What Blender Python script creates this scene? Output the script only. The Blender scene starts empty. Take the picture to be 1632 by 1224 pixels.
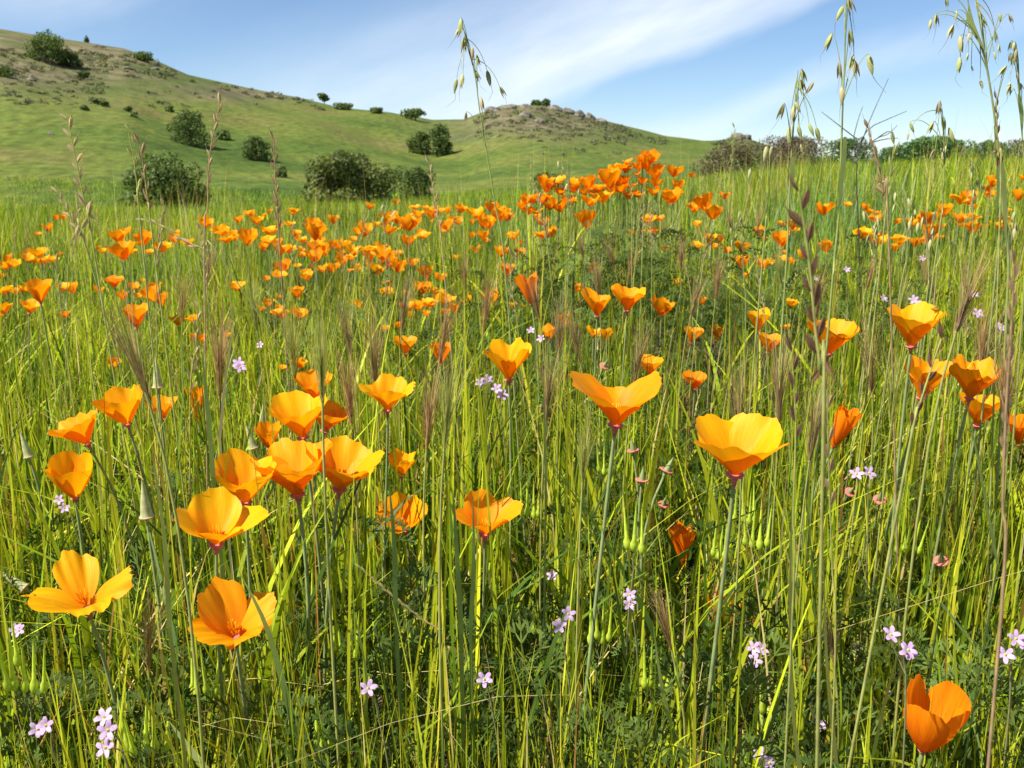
import bpy, math, random
import numpy as np
from mathutils import Vector, Matrix

# ------------------------------------------------------------------ camera, sky, sun, exposure
FPX = 1490.0                                   # focal length in pixels of a 1632 x 1224 frame
PITCH = math.atan(347.0 / FPX)
CAM = Vector((0, 0, 0.55))
CP, SP = math.cos(PITCH), math.sin(PITCH)
scene = bpy.context.scene
col = scene.collection
cam_data = bpy.data.cameras.new('camera')
cam_data.sensor_width = 36.0
cam_data.lens = 36.0 * FPX / 1632.0
cam_data.clip_start = 0.02
cam_data.clip_end = 6000
cam_data.dof.use_dof = True
cam_data.dof.focus_distance = 0.8
cam_data.dof.aperture_fstop = 24
cam = bpy.data.objects.new('camera', cam_data)
cam.location = CAM
cam.rotation_euler = (math.pi / 2 - PITCH, 0, 0)
col.objects.link(cam)
scene.camera = cam

SUN_AZ = math.radians(-116)                    # from the view direction (+Y), negative = left
SUN_EL = math.radians(53)
sun_dir = Vector((math.sin(SUN_AZ) * math.cos(SUN_EL), math.cos(SUN_AZ) * math.cos(SUN_EL), math.sin(SUN_EL)))
sd = bpy.data.lights.new('sun', 'SUN')
sd.energy = 5.0
sd.angle = math.radians(0.53)
sd.color = (1.0, 0.935, 0.82)
so = bpy.data.objects.new('sun', sd)
so.rotation_euler = (-sun_dir).to_track_quat('-Z', 'Y').to_euler()
col.objects.link(so)

scene.view_settings.view_transform = 'Standard'
scene.view_settings.look = 'None'
scene.view_settings.gamma = 1.0
scene.view_settings.use_curve_mapping = False
scene.view_settings.exposure = 1.08


def ray(px, py):
    a, b = (px - 816.0) / FPX, -(py - 612.0) / FPX
    return Vector((a, CP + b * SP, -SP + b * CP))


def at(px, py, d):
    """point seen at a photo pixel, d metres along the viewing axis"""
    return CAM + ray(px, py) * d


def depth_for_z(py, z, lo=0.5, hi=6.0):
    k = ray(816, py).z
    return min(hi, max(lo, (z - CAM.z) / k)) if k < -1e-4 else hi


def te(px, py):
    r = ray(px, py)
    return r.x / r.y, r.z / r.y


def build_world():
    w = bpy.data.worlds.new('World')
    scene.world = w
    w.use_nodes = True
    nt = w.node_tree
    nt.nodes.clear()
    N, L = nt.nodes.new, nt.links.new
    out = N('ShaderNodeOutputWorld')
    bg = N('ShaderNodeBackground')
    bg.inputs['Strength'].default_value = 0.064
    sky = N('ShaderNodeTexSky')
    sky.sky_type = 'NISHITA'
    sky.sun_disc = False
    sky.sun_elevation = SUN_EL
    sky.sun_rotation = SUN_AZ
    sky.altitude = 1800
    sky.air_density = 1.0
    sky.dust_density = 0.0
    sky.ozone_density = 5.0
    # cirrus: long streaks along one direction of the sky, banded across it
    A, B = ray(820, 180).normalized(), ray(1300, -2).normalized()
    D = (B - A).normalized()
    Nn = (A + B).cross(D).normalized()
    if Nn.dot(ray(700, 0)) < Nn.dot(ray(1300, 150)):
        Nn = -Nn
    Uu = D.cross(Nn).normalized()
    tc = N('ShaderNodeTexCoord')

    def dot(v):
        m = N('ShaderNodeVectorMath'); m.operation = 'DOT_PRODUCT'
        L(tc.outputs['Generated'], m.inputs[0]); m.inputs[1].default_value = v
        return m.outputs['Value']

    def math_(op, a, b=None, c=None):
        m = N('ShaderNodeMath'); m.operation = op
        for i, v in enumerate((a, b, c)):
            if v is None: continue
            if isinstance(v, (int, float)): m.inputs[i].default_value = v
            else: L(v, m.inputs[i])
        return m.outputs[0]
    dD, dN, dU = dot(D), dot(Nn), dot(Uu)

    def noise(sx, sy, sz, scale, det, off=0.0, rough=0.55):
        c = N('ShaderNodeCombineXYZ')
        L(math_('MULTIPLY_ADD', dD, sx, off), c.inputs[0])
        L(math_('MULTIPLY', dN, sy), c.inputs[1])
        L(math_('MULTIPLY', dU, sz), c.inputs[2])
        n = N('ShaderNodeTexNoise')
        n.inputs['Scale'].default_value = scale
        n.inputs['Detail'].default_value = det
        n.inputs['Roughness'].default_value = rough
        L(c.outputs[0], n.inputs['Vector'])
        return n.outputs['Fac']
    warp = math_('MULTIPLY', math_('SUBTRACT', noise(1.0, 2.2, 1.0, 3.0, 4, 3.1), 0.5), 0.075)
    cN = math_('ADD', dN, warp)
    pos = math_('MULTIPLY_ADD', cN, 1.0, 0.5)          # -0.5..0.5 -> 0..1
    ramp = N('ShaderNodeValToRGB')
    L(pos, ramp.inputs[0])
    els = ramp.color_ramp.elements
    stops = [(0, .25), (.30, .2), (.37, .15), (.405, .05), (.42, .46), (.432, .46), (.452, .02), (.49, 0), (.505, .7), (.53, 1), (.565, .66), (.60, .40),
             (.635, .14), (.67, .03), (.71, .08), (.735, .5), (.78, .2), (1, .25)]
    while len(els) < len(stops): els.new(0.5)
    for e, (p, v) in zip(els, stops):
        e.position = p; e.color = (v, v, v, 1)
    wisps = noise(1.6, 6.0, 3.0, 4.0, 7, 0.4, 0.6)
    wmask = N('ShaderNodeMapRange')
    L(wisps, wmask.inputs[0])
    wmask.inputs[1].default_value = 0.30; wmask.inputs[2].default_value = 0.66
    wmask.inputs[3].default_value = 0.55; wmask.inputs[4].default_value = 1.0
    big = N('ShaderNodeMapRange')
    L(noise(1.0, 1.4, 1.0, 2.3, 2, 7.7), big.inputs[0])
    big.inputs[1].default_value = 0.35; big.inputs[2].default_value = 0.6
    big.inputs[3].default_value = 0.65; big.inputs[4].default_value = 1.0
    dens = math_('MULTIPLY', math_('MULTIPLY', ramp.outputs[0], wmask.outputs[0]), big.outputs[0])
    dens = math_('MULTIPLY', dens, 0.84)
    mix = N('ShaderNodeMix'); mix.data_type = 'RGBA'
    L(dens, mix.inputs['Factor'])
    L(sky.outputs[0], mix.inputs['A'])
    mix.inputs['B'].default_value = (8.0, 8.5, 9.0, 1)
    L(mix.outputs['Result'], bg.inputs['Color'])
    L(bg.outputs[0], out.inputs[0])


build_world()

rng = np.random.default_rng(7)
random.seed(7)

# ------------------------------------------------------------------ helpers


def new_mat(name):
    m = bpy.data.materials.new(name)
    m.use_nodes = True
    m.node_tree.nodes.clear()
    return m, m.node_tree.nodes.new, m.node_tree.links.new


def leafy(name, color=None, attr=False, trans=0.35, rough=0.5, spec=0.25, tboost=1.5, var=0.25, vscale=60, tcol=None):
    """thin plant tissue: principled + translucent; colour from a constant or the 'col' attribute, with mottling"""
    m, N, L = new_mat(name)
    out = N('ShaderNodeOutputMaterial')
    p = N('ShaderNodeBsdfPrincipled')
    p.inputs['Roughness'].default_value = rough
    p.inputs['Specular IOR Level'].default_value = spec
    t = N('ShaderNodeBsdfTranslucent')
    mx = N('ShaderNodeMixShader')
    mx.inputs[0].default_value = trans
    n = N('ShaderNodeTexNoise')
    n.inputs['Scale'].default_value = vscale
    n.inputs['Detail'].default_value = 3
    tc = N('ShaderNodeTexCoord')
    L(tc.outputs['Object'], n.inputs['Vector'])
    mr = N('ShaderNodeMapRange')
    L(n.outputs['Fac'], mr.inputs[0])
    mr.inputs[1].default_value = 0.3; mr.inputs[2].default_value = 0.7
    mr.inputs[3].default_value = 1 - var; mr.inputs[4].default_value = 1 + var
    vm = N('ShaderNodeVectorMath'); vm.operation = 'SCALE'
    if attr:
        a = N('ShaderNodeAttribute'); a.attribute_name = 'col'
        L(a.outputs['Color'], vm.inputs[0])
    else:
        vm.inputs[0].default_value = color
    L(mr.outputs[0], vm.inputs['Scale'])
    L(vm.outputs[0], p.inputs['Base Color'])
    if tcol is not None:
        t.inputs['Color'].default_value = (*tcol, 1)
    else:
        v2 = N('ShaderNodeVectorMath'); v2.operation = 'MULTIPLY'
        L(vm.outputs[0], v2.inputs[0]); v2.inputs[1].default_value = (tboost * 1.05, tboost, tboost * 0.6)
        L(v2.outputs[0], t.inputs['Color'])
    L(p.outputs[0], mx.inputs[1]); L(t.outputs[0], mx.inputs[2])
    L(mx.outputs[0], out.inputs[0])
    return m


def petal_mat(name, base, tip, trans_col, trans=0.42):
    """poppy petal: fine radial veins, deeper colour at the claw, satin sheen"""
    m, N, L = new_mat(name)
    out = N('ShaderNodeOutputMaterial')
    p = N('ShaderNodeBsdfPrincipled')
    p.inputs['Roughness'].default_value = 0.5
    p.inputs['Specular IOR Level'].default_value = 0.15
    t = N('ShaderNodeBsdfTranslucent')
    mx = N('ShaderNodeMixShader'); mx.inputs[0].default_value = trans
    uv = N('ShaderNodeUVMap')
    sep = N('ShaderNodeSeparateXYZ'); L(uv.outputs[0], sep.inputs[0])
    mp = N('ShaderNodeMapping'); mp.inputs['Scale'].default_value = (70, 2.5, 1)
    L(uv.outputs[0], mp.inputs['Vector'])
    n = N('ShaderNodeTexNoise'); n.inputs['Scale'].default_value = 1.0; n.inputs['Detail'].default_value = 2
    L(mp.outputs[0], n.inputs['Vector'])
    oi = N('ShaderNodeObjectInfo')
    cr = N('ShaderNodeValToRGB')
    L(sep.outputs['Y'], cr.inputs[0])
    cr.color_ramp.elements[0].color = (*base, 1); cr.color_ramp.elements[0].position = 0.05
    cr.color_ramp.elements[1].color = (*tip, 1); cr.color_ramp.elements[1].position = 0.8
    hs = N('ShaderNodeHueSaturation')
    mr = N('ShaderNodeMapRange'); L(oi.outputs['Random'], mr.inputs[0])
    mr.inputs[3].default_value = 0.492; mr.inputs[4].default_value = 0.508
    L(mr.outputs[0], hs.inputs['Hue'])
    mv = N('ShaderNodeMapRange'); L(n.outputs['Fac'], mv.inputs[0])
    mv.inputs[1].default_value = 0.3; mv.inputs[2].default_value = 0.7
    mv.inputs[3].default_value = 0.76; mv.inputs[4].default_value = 1.08
    L(mv.outputs[0], hs.inputs['Value'])
    L(cr.outputs[0], hs.inputs['Color'])
    L(hs.outputs[0], p.inputs['Base Color'])
    t.inputs['Color'].default_value = (*trans_col, 1)
    bp = N('ShaderNodeBump'); bp.inputs['Strength'].default_value = 0.25; bp.inputs['Distance'].default_value = 0.0006
    L(n.outputs['Fac'], bp.inputs['Height']); L(bp.outputs[0], p.inputs['Normal'])
    L(p.outputs[0], mx.inputs[1]); L(t.outputs[0], mx.inputs[2]); L(mx.outputs[0], out.inputs[0])
    return m


M = {}
M['petal'] = petal_mat('petal_orange', (0.90, 0.27, 0.003), (0.93, 0.375, 0.003), (0.96, 0.33, 0.003))
M['petal_yellow'] = petal_mat('petal_yellow_orange', (0.92, 0.32, 0.003), (0.94, 0.455, 0.003), (0.96, 0.40, 0.003))
M['petal_deep'] = petal_mat('petal_deep_orange', (0.88, 0.20, 0.004), (0.93, 0.30, 0.005), (0.95, 0.25, 0.004))
M['grass'] = leafy('grass_blades', attr=True, trans=0.30, rough=0.45, spec=0.12, tboost=1.5, var=0.18, vscale=25)
M['plant'] = leafy('plant_tissue', attr=True, trans=0.25, rough=0.5, tboost=1.4, var=0.15, vscale=150)
M['stem'] = leafy('poppy_stem', (0.25, 0.31, 0.12), trans=0.12, var=0.2, vscale=90)
M['rim'] = leafy('receptacle_rim', (0.62, 0.20, 0.17), trans=0.3, var=0.25, vscale=300, tcol=(0.7, 0.25, 0.2))
M['stamen'] = leafy('stamens', (0.90, 0.44, 0.01), trans=0.2, tcol=(.9, .4, .02))
M['foliage'] = leafy('poppy_foliage', attr=True, trans=0.2, rough=0.6, spec=0.1, tboost=1.3, var=0.2, vscale=60)
M['crown'] = leafy('tree_leaves', attr=True, trans=0.33, rough=0.6, tboost=1.3, var=0.2, vscale=0.8)
M['violet'] = leafy('storksbill_petal', (0.60, 0.42, 0.66), trans=0.4, var=0.3, vscale=250, tcol=(0.72, 0.40, 0.75))
M['pod'] = leafy('pod_skin', (0.45, 0.46, 0.23), trans=0.2, var=0.25, vscale=180)


def rock_mat():
    m, N, L = new_mat('rock')
    out = N('ShaderNodeOutputMaterial'); p = N('ShaderNodeBsdfPrincipled'); p.inputs['Roughness'].default_value = 0.9
    tc = N('ShaderNodeTexCoord')
    n = N('ShaderNodeTexNoise'); n.inputs['Scale'].default_value = 1.1; n.inputs['Detail'].default_value = 8
    L(tc.outputs['Object'], n.inputs['Vector'])
    cr = N('ShaderNodeValToRGB'); L(n.outputs['Fac'], cr.inputs[0])
    cr.color_ramp.elements[0].color = (0.06, 0.055, 0.042, 1); cr.color_ramp.elements[0].position = 0.35
    cr.color_ramp.elements[1].color = (0.185, 0.165, 0.13, 1); cr.color_ramp.elements[1].position = 0.62
    L(cr.outputs[0], p.inputs['Base Color'])
    b = N('ShaderNodeBump'); b.inputs['Strength'].default_value = 0.9; b.inputs['Distance'].default_value = 0.5
    L(n.outputs['Fac'], b.inputs['Height']); L(b.outputs[0], p.inputs['Normal'])
    L(p.outputs[0], out.inputs[0])
    return m


def bark_mat():
    m, N, L = new_mat('bark')
    out = N('ShaderNodeOutputMaterial'); p = N('ShaderNodeBsdfPrincipled'); p.inputs['Roughness'].default_value = 0.9
    n = N('ShaderNodeTexNoise'); n.inputs['Scale'].default_value = 6; n.inputs['Detail'].default_value = 5
    tc = N('ShaderNodeTexCoord'); L(tc.outputs['Object'], n.inputs['Vector'])
    cr = N('ShaderNodeValToRGB'); L(n.outputs['Fac'], cr.inputs[0])
    cr.color_ramp.elements[0].color = (0.05, 0.04, 0.03, 1); cr.color_ramp.elements[1].color = (0.19, 0.155, 0.12, 1)
    L(cr.outputs[0], p.inputs['Base Color']); L(p.outputs[0], out.inputs[0])
    return m


M['rock'] = rock_mat()
M['bark'] = bark_mat()


def mesh_np(name, V, F, C=None, smooth=False, UV=None, mat=None):
    """mesh from numpy vertices (n,3) and faces (m,3|4); optional per-vertex colour and uv"""
    me = bpy.data.meshes.new(name)
    V = np.asarray(V, np.float32); F = np.asarray(F, np.int32)
    k = F.shape[1]
    me.vertices.add(len(V)); me.vertices.foreach_set('co', V.ravel())
    me.loops.add(F.size); me.loops.foreach_set('vertex_index', F.ravel())
    me.polygons.add(len(F)); me.polygons.foreach_set('loop_start', np.arange(0, F.size, k, dtype=np.int32))
    if smooth:
        me.polygons.foreach_set('use_smooth', np.ones(len(F), bool))
    if C is not None:
        C = np.asarray(C, np.float32)
        ca = me.attributes.new('col', 'FLOAT_COLOR', 'POINT')
        full = np.ones((len(V), 4), np.float32); full[:, :3] = C
        ca.data.foreach_set('color', full.ravel())
    if UV is not None:
        ul = me.uv_layers.new(name='UVMap')
        ul.data.foreach_set('uv', np.asarray(UV, np.float32)[F.ravel()].ravel())
    me.update(calc_edges=True)
    me.validate()
    if mat is not None:
        me.materials.append(mat)
    return me


def link(name, me, parent=None, loc=None, mat4=None):
    o = bpy.data.objects.new(name, me)
    col.objects.link(o)
    if parent is not None: o.parent = parent
    if mat4 is not None: o.matrix_basis = mat4
    elif loc is not None: o.location = loc
    return o


def thing(name, label, cat, loc, group=None):
    o = bpy.data.objects.new(name, None)
    o.empty_display_size = 0.02
    col.objects.link(o)
    o.location = loc
    o['label'] = label; o['category'] = cat
    if group: o['group'] = group
    return o


class Geo:
    """collects quads with vertex colours"""
    def __init__(s): s.V = []; s.F = []; s.C = []; s.n = 0

    def add(s, V, F, c):
        V = np.asarray(V, float).reshape(-1, 3)
        s.V.append(V); s.F.append(np.asarray(F, int).reshape(-1, 4) + s.n)
        c = np.asarray(c, float)
        s.C.append(np.broadcast_to(c, (len(V), 3)) if c.ndim == 1 else c)
        s.n += len(V)

    def tube(s, pts, rad, c, sides=5):
        pts = np.asarray(pts, float); k = len(pts)
        rad = np.broadcast_to(np.asarray(rad, float), (k,))
        tan = np.gradient(pts, axis=0); tan /= np.linalg.norm(tan, axis=1)[:, None] + 1e-12
        ref = np.where(np.abs(tan[:, 2:3]) > 0.9, np.array([[1.0, 0, 0]]), np.array([[0, 0, 1.0]]))
        a = np.cross(tan, ref); a /= np.linalg.norm(a, axis=1)[:, None] + 1e-12
        for i in range(1, k):
            if np.dot(a[i], a[i - 1]) < 0: a[i] = -a[i]
        b = np.cross(tan, a)
        th = np.linspace(0, 2 * np.pi, sides, endpoint=False)
        V = pts[:, None] + rad[:, None, None] * (np.cos(th)[None, :, None] * a[:, None] + np.sin(th)[None, :, None] * b[:, None])
        i, j = np.meshgrid(np.arange(k - 1), np.arange(sides), indexing='ij')
        j2 = (j + 1) % sides
        F = np.stack([i * sides + j, i * sides + j2, (i + 1) * sides + j2, (i + 1) * sides + j], -1)
        s.add(V, F, c)

    def ribbon(s, pts, wid, side, c):
        pts = np.asarray(pts, float); k = len(pts)
        wid = np.broadcast_to(np.asarray(wid, float), (k,))
        side = np.asarray(side, float)
        V = np.stack([pts - side * wid[:, None] / 2, pts + side * wid[:, None] / 2], 1)
        i = np.arange(k - 1)
        F = np.stack([2 * i, 2 * i + 1, 2 * i + 3, 2 * i + 2], -1)
        s.add(V, F, c)

    def mesh(s, name, mat, smooth=True, off=None):
        V = np.concatenate(s.V)
        if off is not None: V = V - np.asarray(off)
        return mesh_np(name, V, np.concatenate(s.F), np.concatenate(s.C), smooth, mat=mat)


def bez(p0, p1, p2, n=8):
    t = np.linspace(0, 1, n)[:, None]
    p0, p1, p2 = (np.asarray(p, float) for p in (p0, p1, p2))
    return (1 - t) ** 2 * p0 + 2 * t * (1 - t) * p1 + t * t * p2


def spline(P, n=16):
    """Catmull-Rom through points"""
    P = np.asarray(P, float)
    if len(P) == 2: return P[0] + (P[1] - P[0]) * np.linspace(0, 1, n)[:, None]
    Q = np.vstack([2 * P[0] - P[1], P, 2 * P[-1] - P[-2]])
    out = []
    for tt in np.linspace(0, len(P) - 1 - 1e-9, n):
        i = int(tt); f = tt - i
        a, b, c, d = Q[i], Q[i + 1], Q[i + 2], Q[i + 3]
        out.append(0.5 * (2 * b + (c - a) * f + (2 * a - 5 * b + 4 * c - d) * f * f + (3 * b - 3 * c + d - a) * f ** 3))
    return np.array(out)


# ------------------------------------------------------------------ terrain
SKYLINE = [(-900, 120), (-400, 70), (-100, 42), (0, 46), (60, 56), (110, 63), (200, 78), (260, 102), (300, 119), (400, 141), (480, 156), (540, 171), (620, 179),
           (690, 194), (740, 194), (770, 181), (800, 170), (860, 168), (950, 189), (1000, 203), (1060, 219), (1120, 225), (1150, 223),
           (1180, 217), (1205, 225), (1230, 234), (1280, 247), (1350, 256), (1632, 258), (2200, 258), (3200, 258)]
_t, _s = zip(*[te(*p) for p in SKYLINE]); _t = np.array(_t); _s = np.array(_s)
_px = np.array([p[0] for p in SKYLINE], float)


def _col(px): return te(px, 265)[0]


YR_T = np.array([_col(p) for p in (-900, 0, 300, 620, 740, 860, 1060, 1180, 1280, 3200)])
YR_V = np.array([190, 205, 225, 250, 265, 260, 270, 290, 320, 330.0])
EV_T = np.array([_col(p) for p in (-900, 0, 300, 600, 900, 1150, 1300, 1632, 3200)])
EV_V = np.array([-.046, -.046, -.045, -.042, -.034, -.014, -.004, .001, .001])
YV = 60.0
MOUND = (0.36, 2.55)


def vnoise(x, y, seed=0):
    """smooth value noise"""
    xi, yi = np.floor(x).astype(int), np.floor(y).astype(int)
    fx, fy = x - xi, y - yi
    fx, fy = fx * fx * (3 - 2 * fx), fy * fy * (3 - 2 * fy)

    def h(a, b):
        v = np.sin(a * 127.1 + b * 311.7 + seed * 74.7) * 43758.5453
        return v - np.floor(v)
    return (h(xi, yi) * (1 - fx) + h(xi + 1, yi) * fx) * (1 - fy) + (h(xi, yi + 1) * (1 - fx) + h(xi + 1, yi + 1) * fx) * fy


def height(x, y):
    x = np.asarray(x, float); y = np.asarray(y, float)
    yp = np.maximum(y, 0)
    t = x / np.maximum(y, 6.0)
    ev = np.interp(t, EV_T, EV_V)
    S = np.interp(t, _t, _s)
    yr = np.interp(t, YR_T, YR_V)
    near = (ev + CAM.z / YV) * yp
    q = np.clip((y - YV) / (yr - YV), 0, 1)
    e = ev + (S - ev) * np.sin(np.pi / 2 * q) ** 0.95
    fold = (vnoise(t * 9 + y * 0.006, y * 0.02, 3) - .5) * 0.022 + (vnoise(t * 22, y * 0.05, 5) - .5) * 0.006
    e = e + fold * (np.sin(np.pi * q) ** 1.2) * np.clip((S - ev) / 0.06, 0, 1)
    beyond = np.maximum(y - yr, 0)
    e = e - 0.045 * (1 - np.exp(-beyond / 160.0)) * np.clip(S / 0.03, 0.05, 1)
    far = CAM.z + e * np.maximum(y, 1)
    z = np.where(y > YV, far, near)
    z = z + 0.17 * np.exp(-(((x - MOUND[0]) / 0.62) ** 2 + ((y - MOUND[1]) / 0.55) ** 2))
    z = z + (vnoise(x * 1.7, y * 1.7, 1) - .5) * 0.05 * np.clip(1 - yp / 40, 0, 1) + (vnoise(x * .3, y * .3, 2) - .5) * 0.10 * np.clip((yp - 3) / 10, 0, 1) * np.clip(1 - yp / 120, 0, 1)
    return z


def H(x, y): return float(height(np.array([x]), np.array([y]))[0])


def on_hill(px, py):
    """ground point on the hillside seen at a photo pixel"""
    t, e = te(px, py)
    ys = np.linspace(YV - 20, 420, 1600)
    ee = (height(t * ys, ys) - CAM.z) / ys
    idx = np.where(ee >= e)[0]
    if len(idx) == 0:
        i = int(np.argmax(ee))
    else:
        i = idx[0]
    y = ys[i]
    return Vector((t * y, y, float(height(np.array([t * y]), np.array([y]))[0])))


def meadow_mat():
    m, N, L = new_mat('ground')
    out = N('ShaderNodeOutputMaterial'); p = N('ShaderNodeBsdfPrincipled')
    p.inputs['Roughness'].default_value = 0.95; p.inputs['Specular IOR Level'].default_value = 0.1
    g = N('ShaderNodeNewGeometry')
    at_ = N('ShaderNodeAttribute'); at_.attribute_name = 'col'

    def noise(scale, det, sc=(1, 1, 1), rough=0.6):
        mp = N('ShaderNodeMapping'); mp.inputs['Scale'].default_value = sc
        L(g.outputs['Position'], mp.inputs['Vector'])
        n = N('ShaderNodeTexNoise'); n.inputs['Scale'].default_value = scale; n.inputs['Detail'].default_value = det
        n.inputs['Roughness'].default_value = rough
        L(mp.outputs[0], n.inputs['Vector']); return n.outputs['Fac']

    def ramp(f, st):
        r = N('ShaderNodeValToRGB'); L(f, r.inputs[0])
        while len(r.color_ramp.elements) < len(st): r.color_ramp.elements.new(.5)
        for e, (q, c) in zip(r.color_ramp.elements, st): e.position = q; e.color = (*c, 1)
        return r.outputs[0]

    def mix(f, a, b, mode='MIX'):
        x = N('ShaderNodeMix'); x.data_type = 'RGBA'; x.blend_type = mode
        if isinstance(f, float): x.inputs['Factor'].default_value = f
        else: L(f, x.inputs['Factor'])
        L(a, x.inputs['A']); L(b, x.inputs['B']); return x.outputs['Result']
    hill = ramp(noise(0.035, 5, (1, 1.2, 2.5)), [(0.34, (0.046, 0.080, 0.014)), (0.45, (0.068, 0.106, 0.018)), (0.55, (0.098, 0.128, 0.023)), (0.68, (0.122, 0.120, 0.036))])
    fine = ramp(noise(0.9, 6, (1, .6, 2)), [(0.3, (0.50, 0.54, 0.5)), (0.7, (1.36, 1.3, 1.3))])
    green = mix(1.0, hill, fine, 'MULTIPLY')
    brown = ramp(noise(0.25, 6), [(0.35, (0.07, 0.068, 0.036)), (0.52, (0.125, 0.108, 0.06)), (0.68, (0.19, 0.16, 0.10))])
    sp = N('ShaderNodeSeparateColor'); L(at_.outputs['Color'], sp.inputs[0])
    br = N('ShaderNodeMath'); br.operation = 'MULTIPLY_ADD'
    L(noise(0.10, 5), br.inputs[0]); br.inputs[1].default_value = 2.4; br.inputs[2].default_value = -1.2
    ad = N('ShaderNodeMath'); ad.operation = 'ADD'; ad.use_clamp = True
    L(sp.outputs[0], ad.inputs[0])
    mu = N('ShaderNodeMath'); mu.operation = 'MULTIPLY'; L(br.outputs[0], mu.inputs[0])
    ms = N('ShaderNodeMath'); ms.operation = 'MULTIPLY'; L(sp.outputs[0], ms.inputs[0]); ms.inputs[1].default_value = 1.6
    L(ms.outputs[0], mu.inputs[1]); L(mu.outputs[0], ad.inputs[1])
    hillc = mix(ad.outputs[0], green, brown)
    soil = ramp(noise(28, 8), [(0.3, (0.030, 0.024, 0.016)), (0.55, (0.075, 0.060, 0.036)), (0.72, (0.19, 0.15, 0.085))])
    c = mix(sp.outputs[1], hillc, soil)
    L(c, p.inputs['Base Color'])
    b = N('ShaderNodeBump'); b.inputs['Strength'].default_value = 0.7; b.inputs['Distance'].default_value = 0.35
    L(noise(1.4, 6), b.inputs['Height']); L(b.outputs[0], p.inputs['Normal'])
    L(p.outputs[0], out.inputs[0])
    return m


def build_ground():
    ys = np.concatenate([[-1500, -300, -60, -15, -5, -2, -.8], np.linspace(0, 4, 40), np.geomspace(4.2, YV, 50),
                         np.linspace(YV + 1.2, 345, 190), np.geomspace(360, 4000, 14)])
    u = np.concatenate([np.linspace(-1, -0.36, 30)[:-1], np.linspace(-.36, .36, 260), np.linspace(.36, 1, 30)[1:]])
    half = 1.9 * np.maximum(np.abs(ys), 6.0)
    X = u[None] * half[:, None]; Y = np.broadcast_to(ys[:, None], X.shape)
    Z = height(X, Y)
    ny, nx = X.shape
    V = np.stack([X, Y, Z], -1).reshape(-1, 3)
    i, j = np.meshgrid(np.arange(ny - 1), np.arange(nx - 1), indexing='ij')
    F = np.stack([i * nx + j, i * nx + j + 1, (i + 1) * nx + j + 1, (i + 1) * nx + j], -1).reshape(-1, 4)
    # dry/scrubby cover near the rocky tops, bare soil under the near meadow
    T = X / np.maximum(Y, 6); P = 816 + FPX * T * CP
    E = (Z - CAM.z) / np.maximum(Y, 6)
    PY = 265 - E * FPX * 1.04
    def bump(cx, cy, rx, ry): return np.exp(-(((P - cx) / rx) ** 2 + ((PY - cy) / ry) ** 2))
    scrub = 1.0 * bump(50, 100, 200, 48) + .7 * bump(215, 100, 110, 30) + 0.9 * bump(430, 152, 150, 12) + 1.0 * bump(870, 188, 140, 30) + .85 * bump(1190, 222, 50, 16) + .4 * bump(740, 220, 40, 16)
    scrub = np.clip(scrub, 0, 1) * (Y > 70)
    soil = np.clip((22 - Y) / 12, 0, 1)
    C = np.stack([scrub, soil, np.zeros_like(soil)], -1).reshape(-1, 3)
    me = mesh_np('ground', V, F, C, True, mat=meadow_mat())
    o = link('ground', me); o['kind'] = 'structure'
    o['label'] = 'meadow floor rising into green grassy hills'


build_ground()

# ------------------------------------------------------------------ rocks


def rock_mesh(seed, sx, sy, sz, rough=0.35):
    r = np.random.default_rng(seed)
    n, m = 9, 12
    th = np.linspace(0, np.pi, n)[:, None]; ph = np.linspace(0, 2 * np.pi, m, endpoint=False)[None]
    D = np.stack([np.sin(th) * np.cos(ph), np.sin(th) * np.sin(ph), np.cos(th) + 0 * ph], -1)
    # facetted block: clip a sphere by random planes
    R = np.ones(D.shape[:2]) * 1.15
    for _ in range(9):
        nrm = r.normal(size=3); nrm /= np.linalg.norm(nrm)
        dd = D @ nrm
        lim = r.uniform(0.62, 0.95)
        R = np.where(dd > 0.05, np.minimum(R, lim / np.maximum(dd, 1e-3)), R)
    R = R * (1 + r.normal(0, 0.035, R.shape)); R[0] = R[0, 0]; R[-1] = R[-1, 0]
    V = (D * R[..., None] * np.array([sx, sy, sz])).reshape(-1, 3)
    i, j = np.meshgrid(np.arange(n - 1), np.arange(m), indexing='ij'); j2 = (j + 1) % m
    F = np.stack([i * m + j, i * m + j2, (i + 1) * m + j2, (i + 1) * m + j], -1).reshape(-1, 4)[:, ::-1]
    return mesh_np('rock', V, F, None, False, mat=M['rock'])


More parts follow.
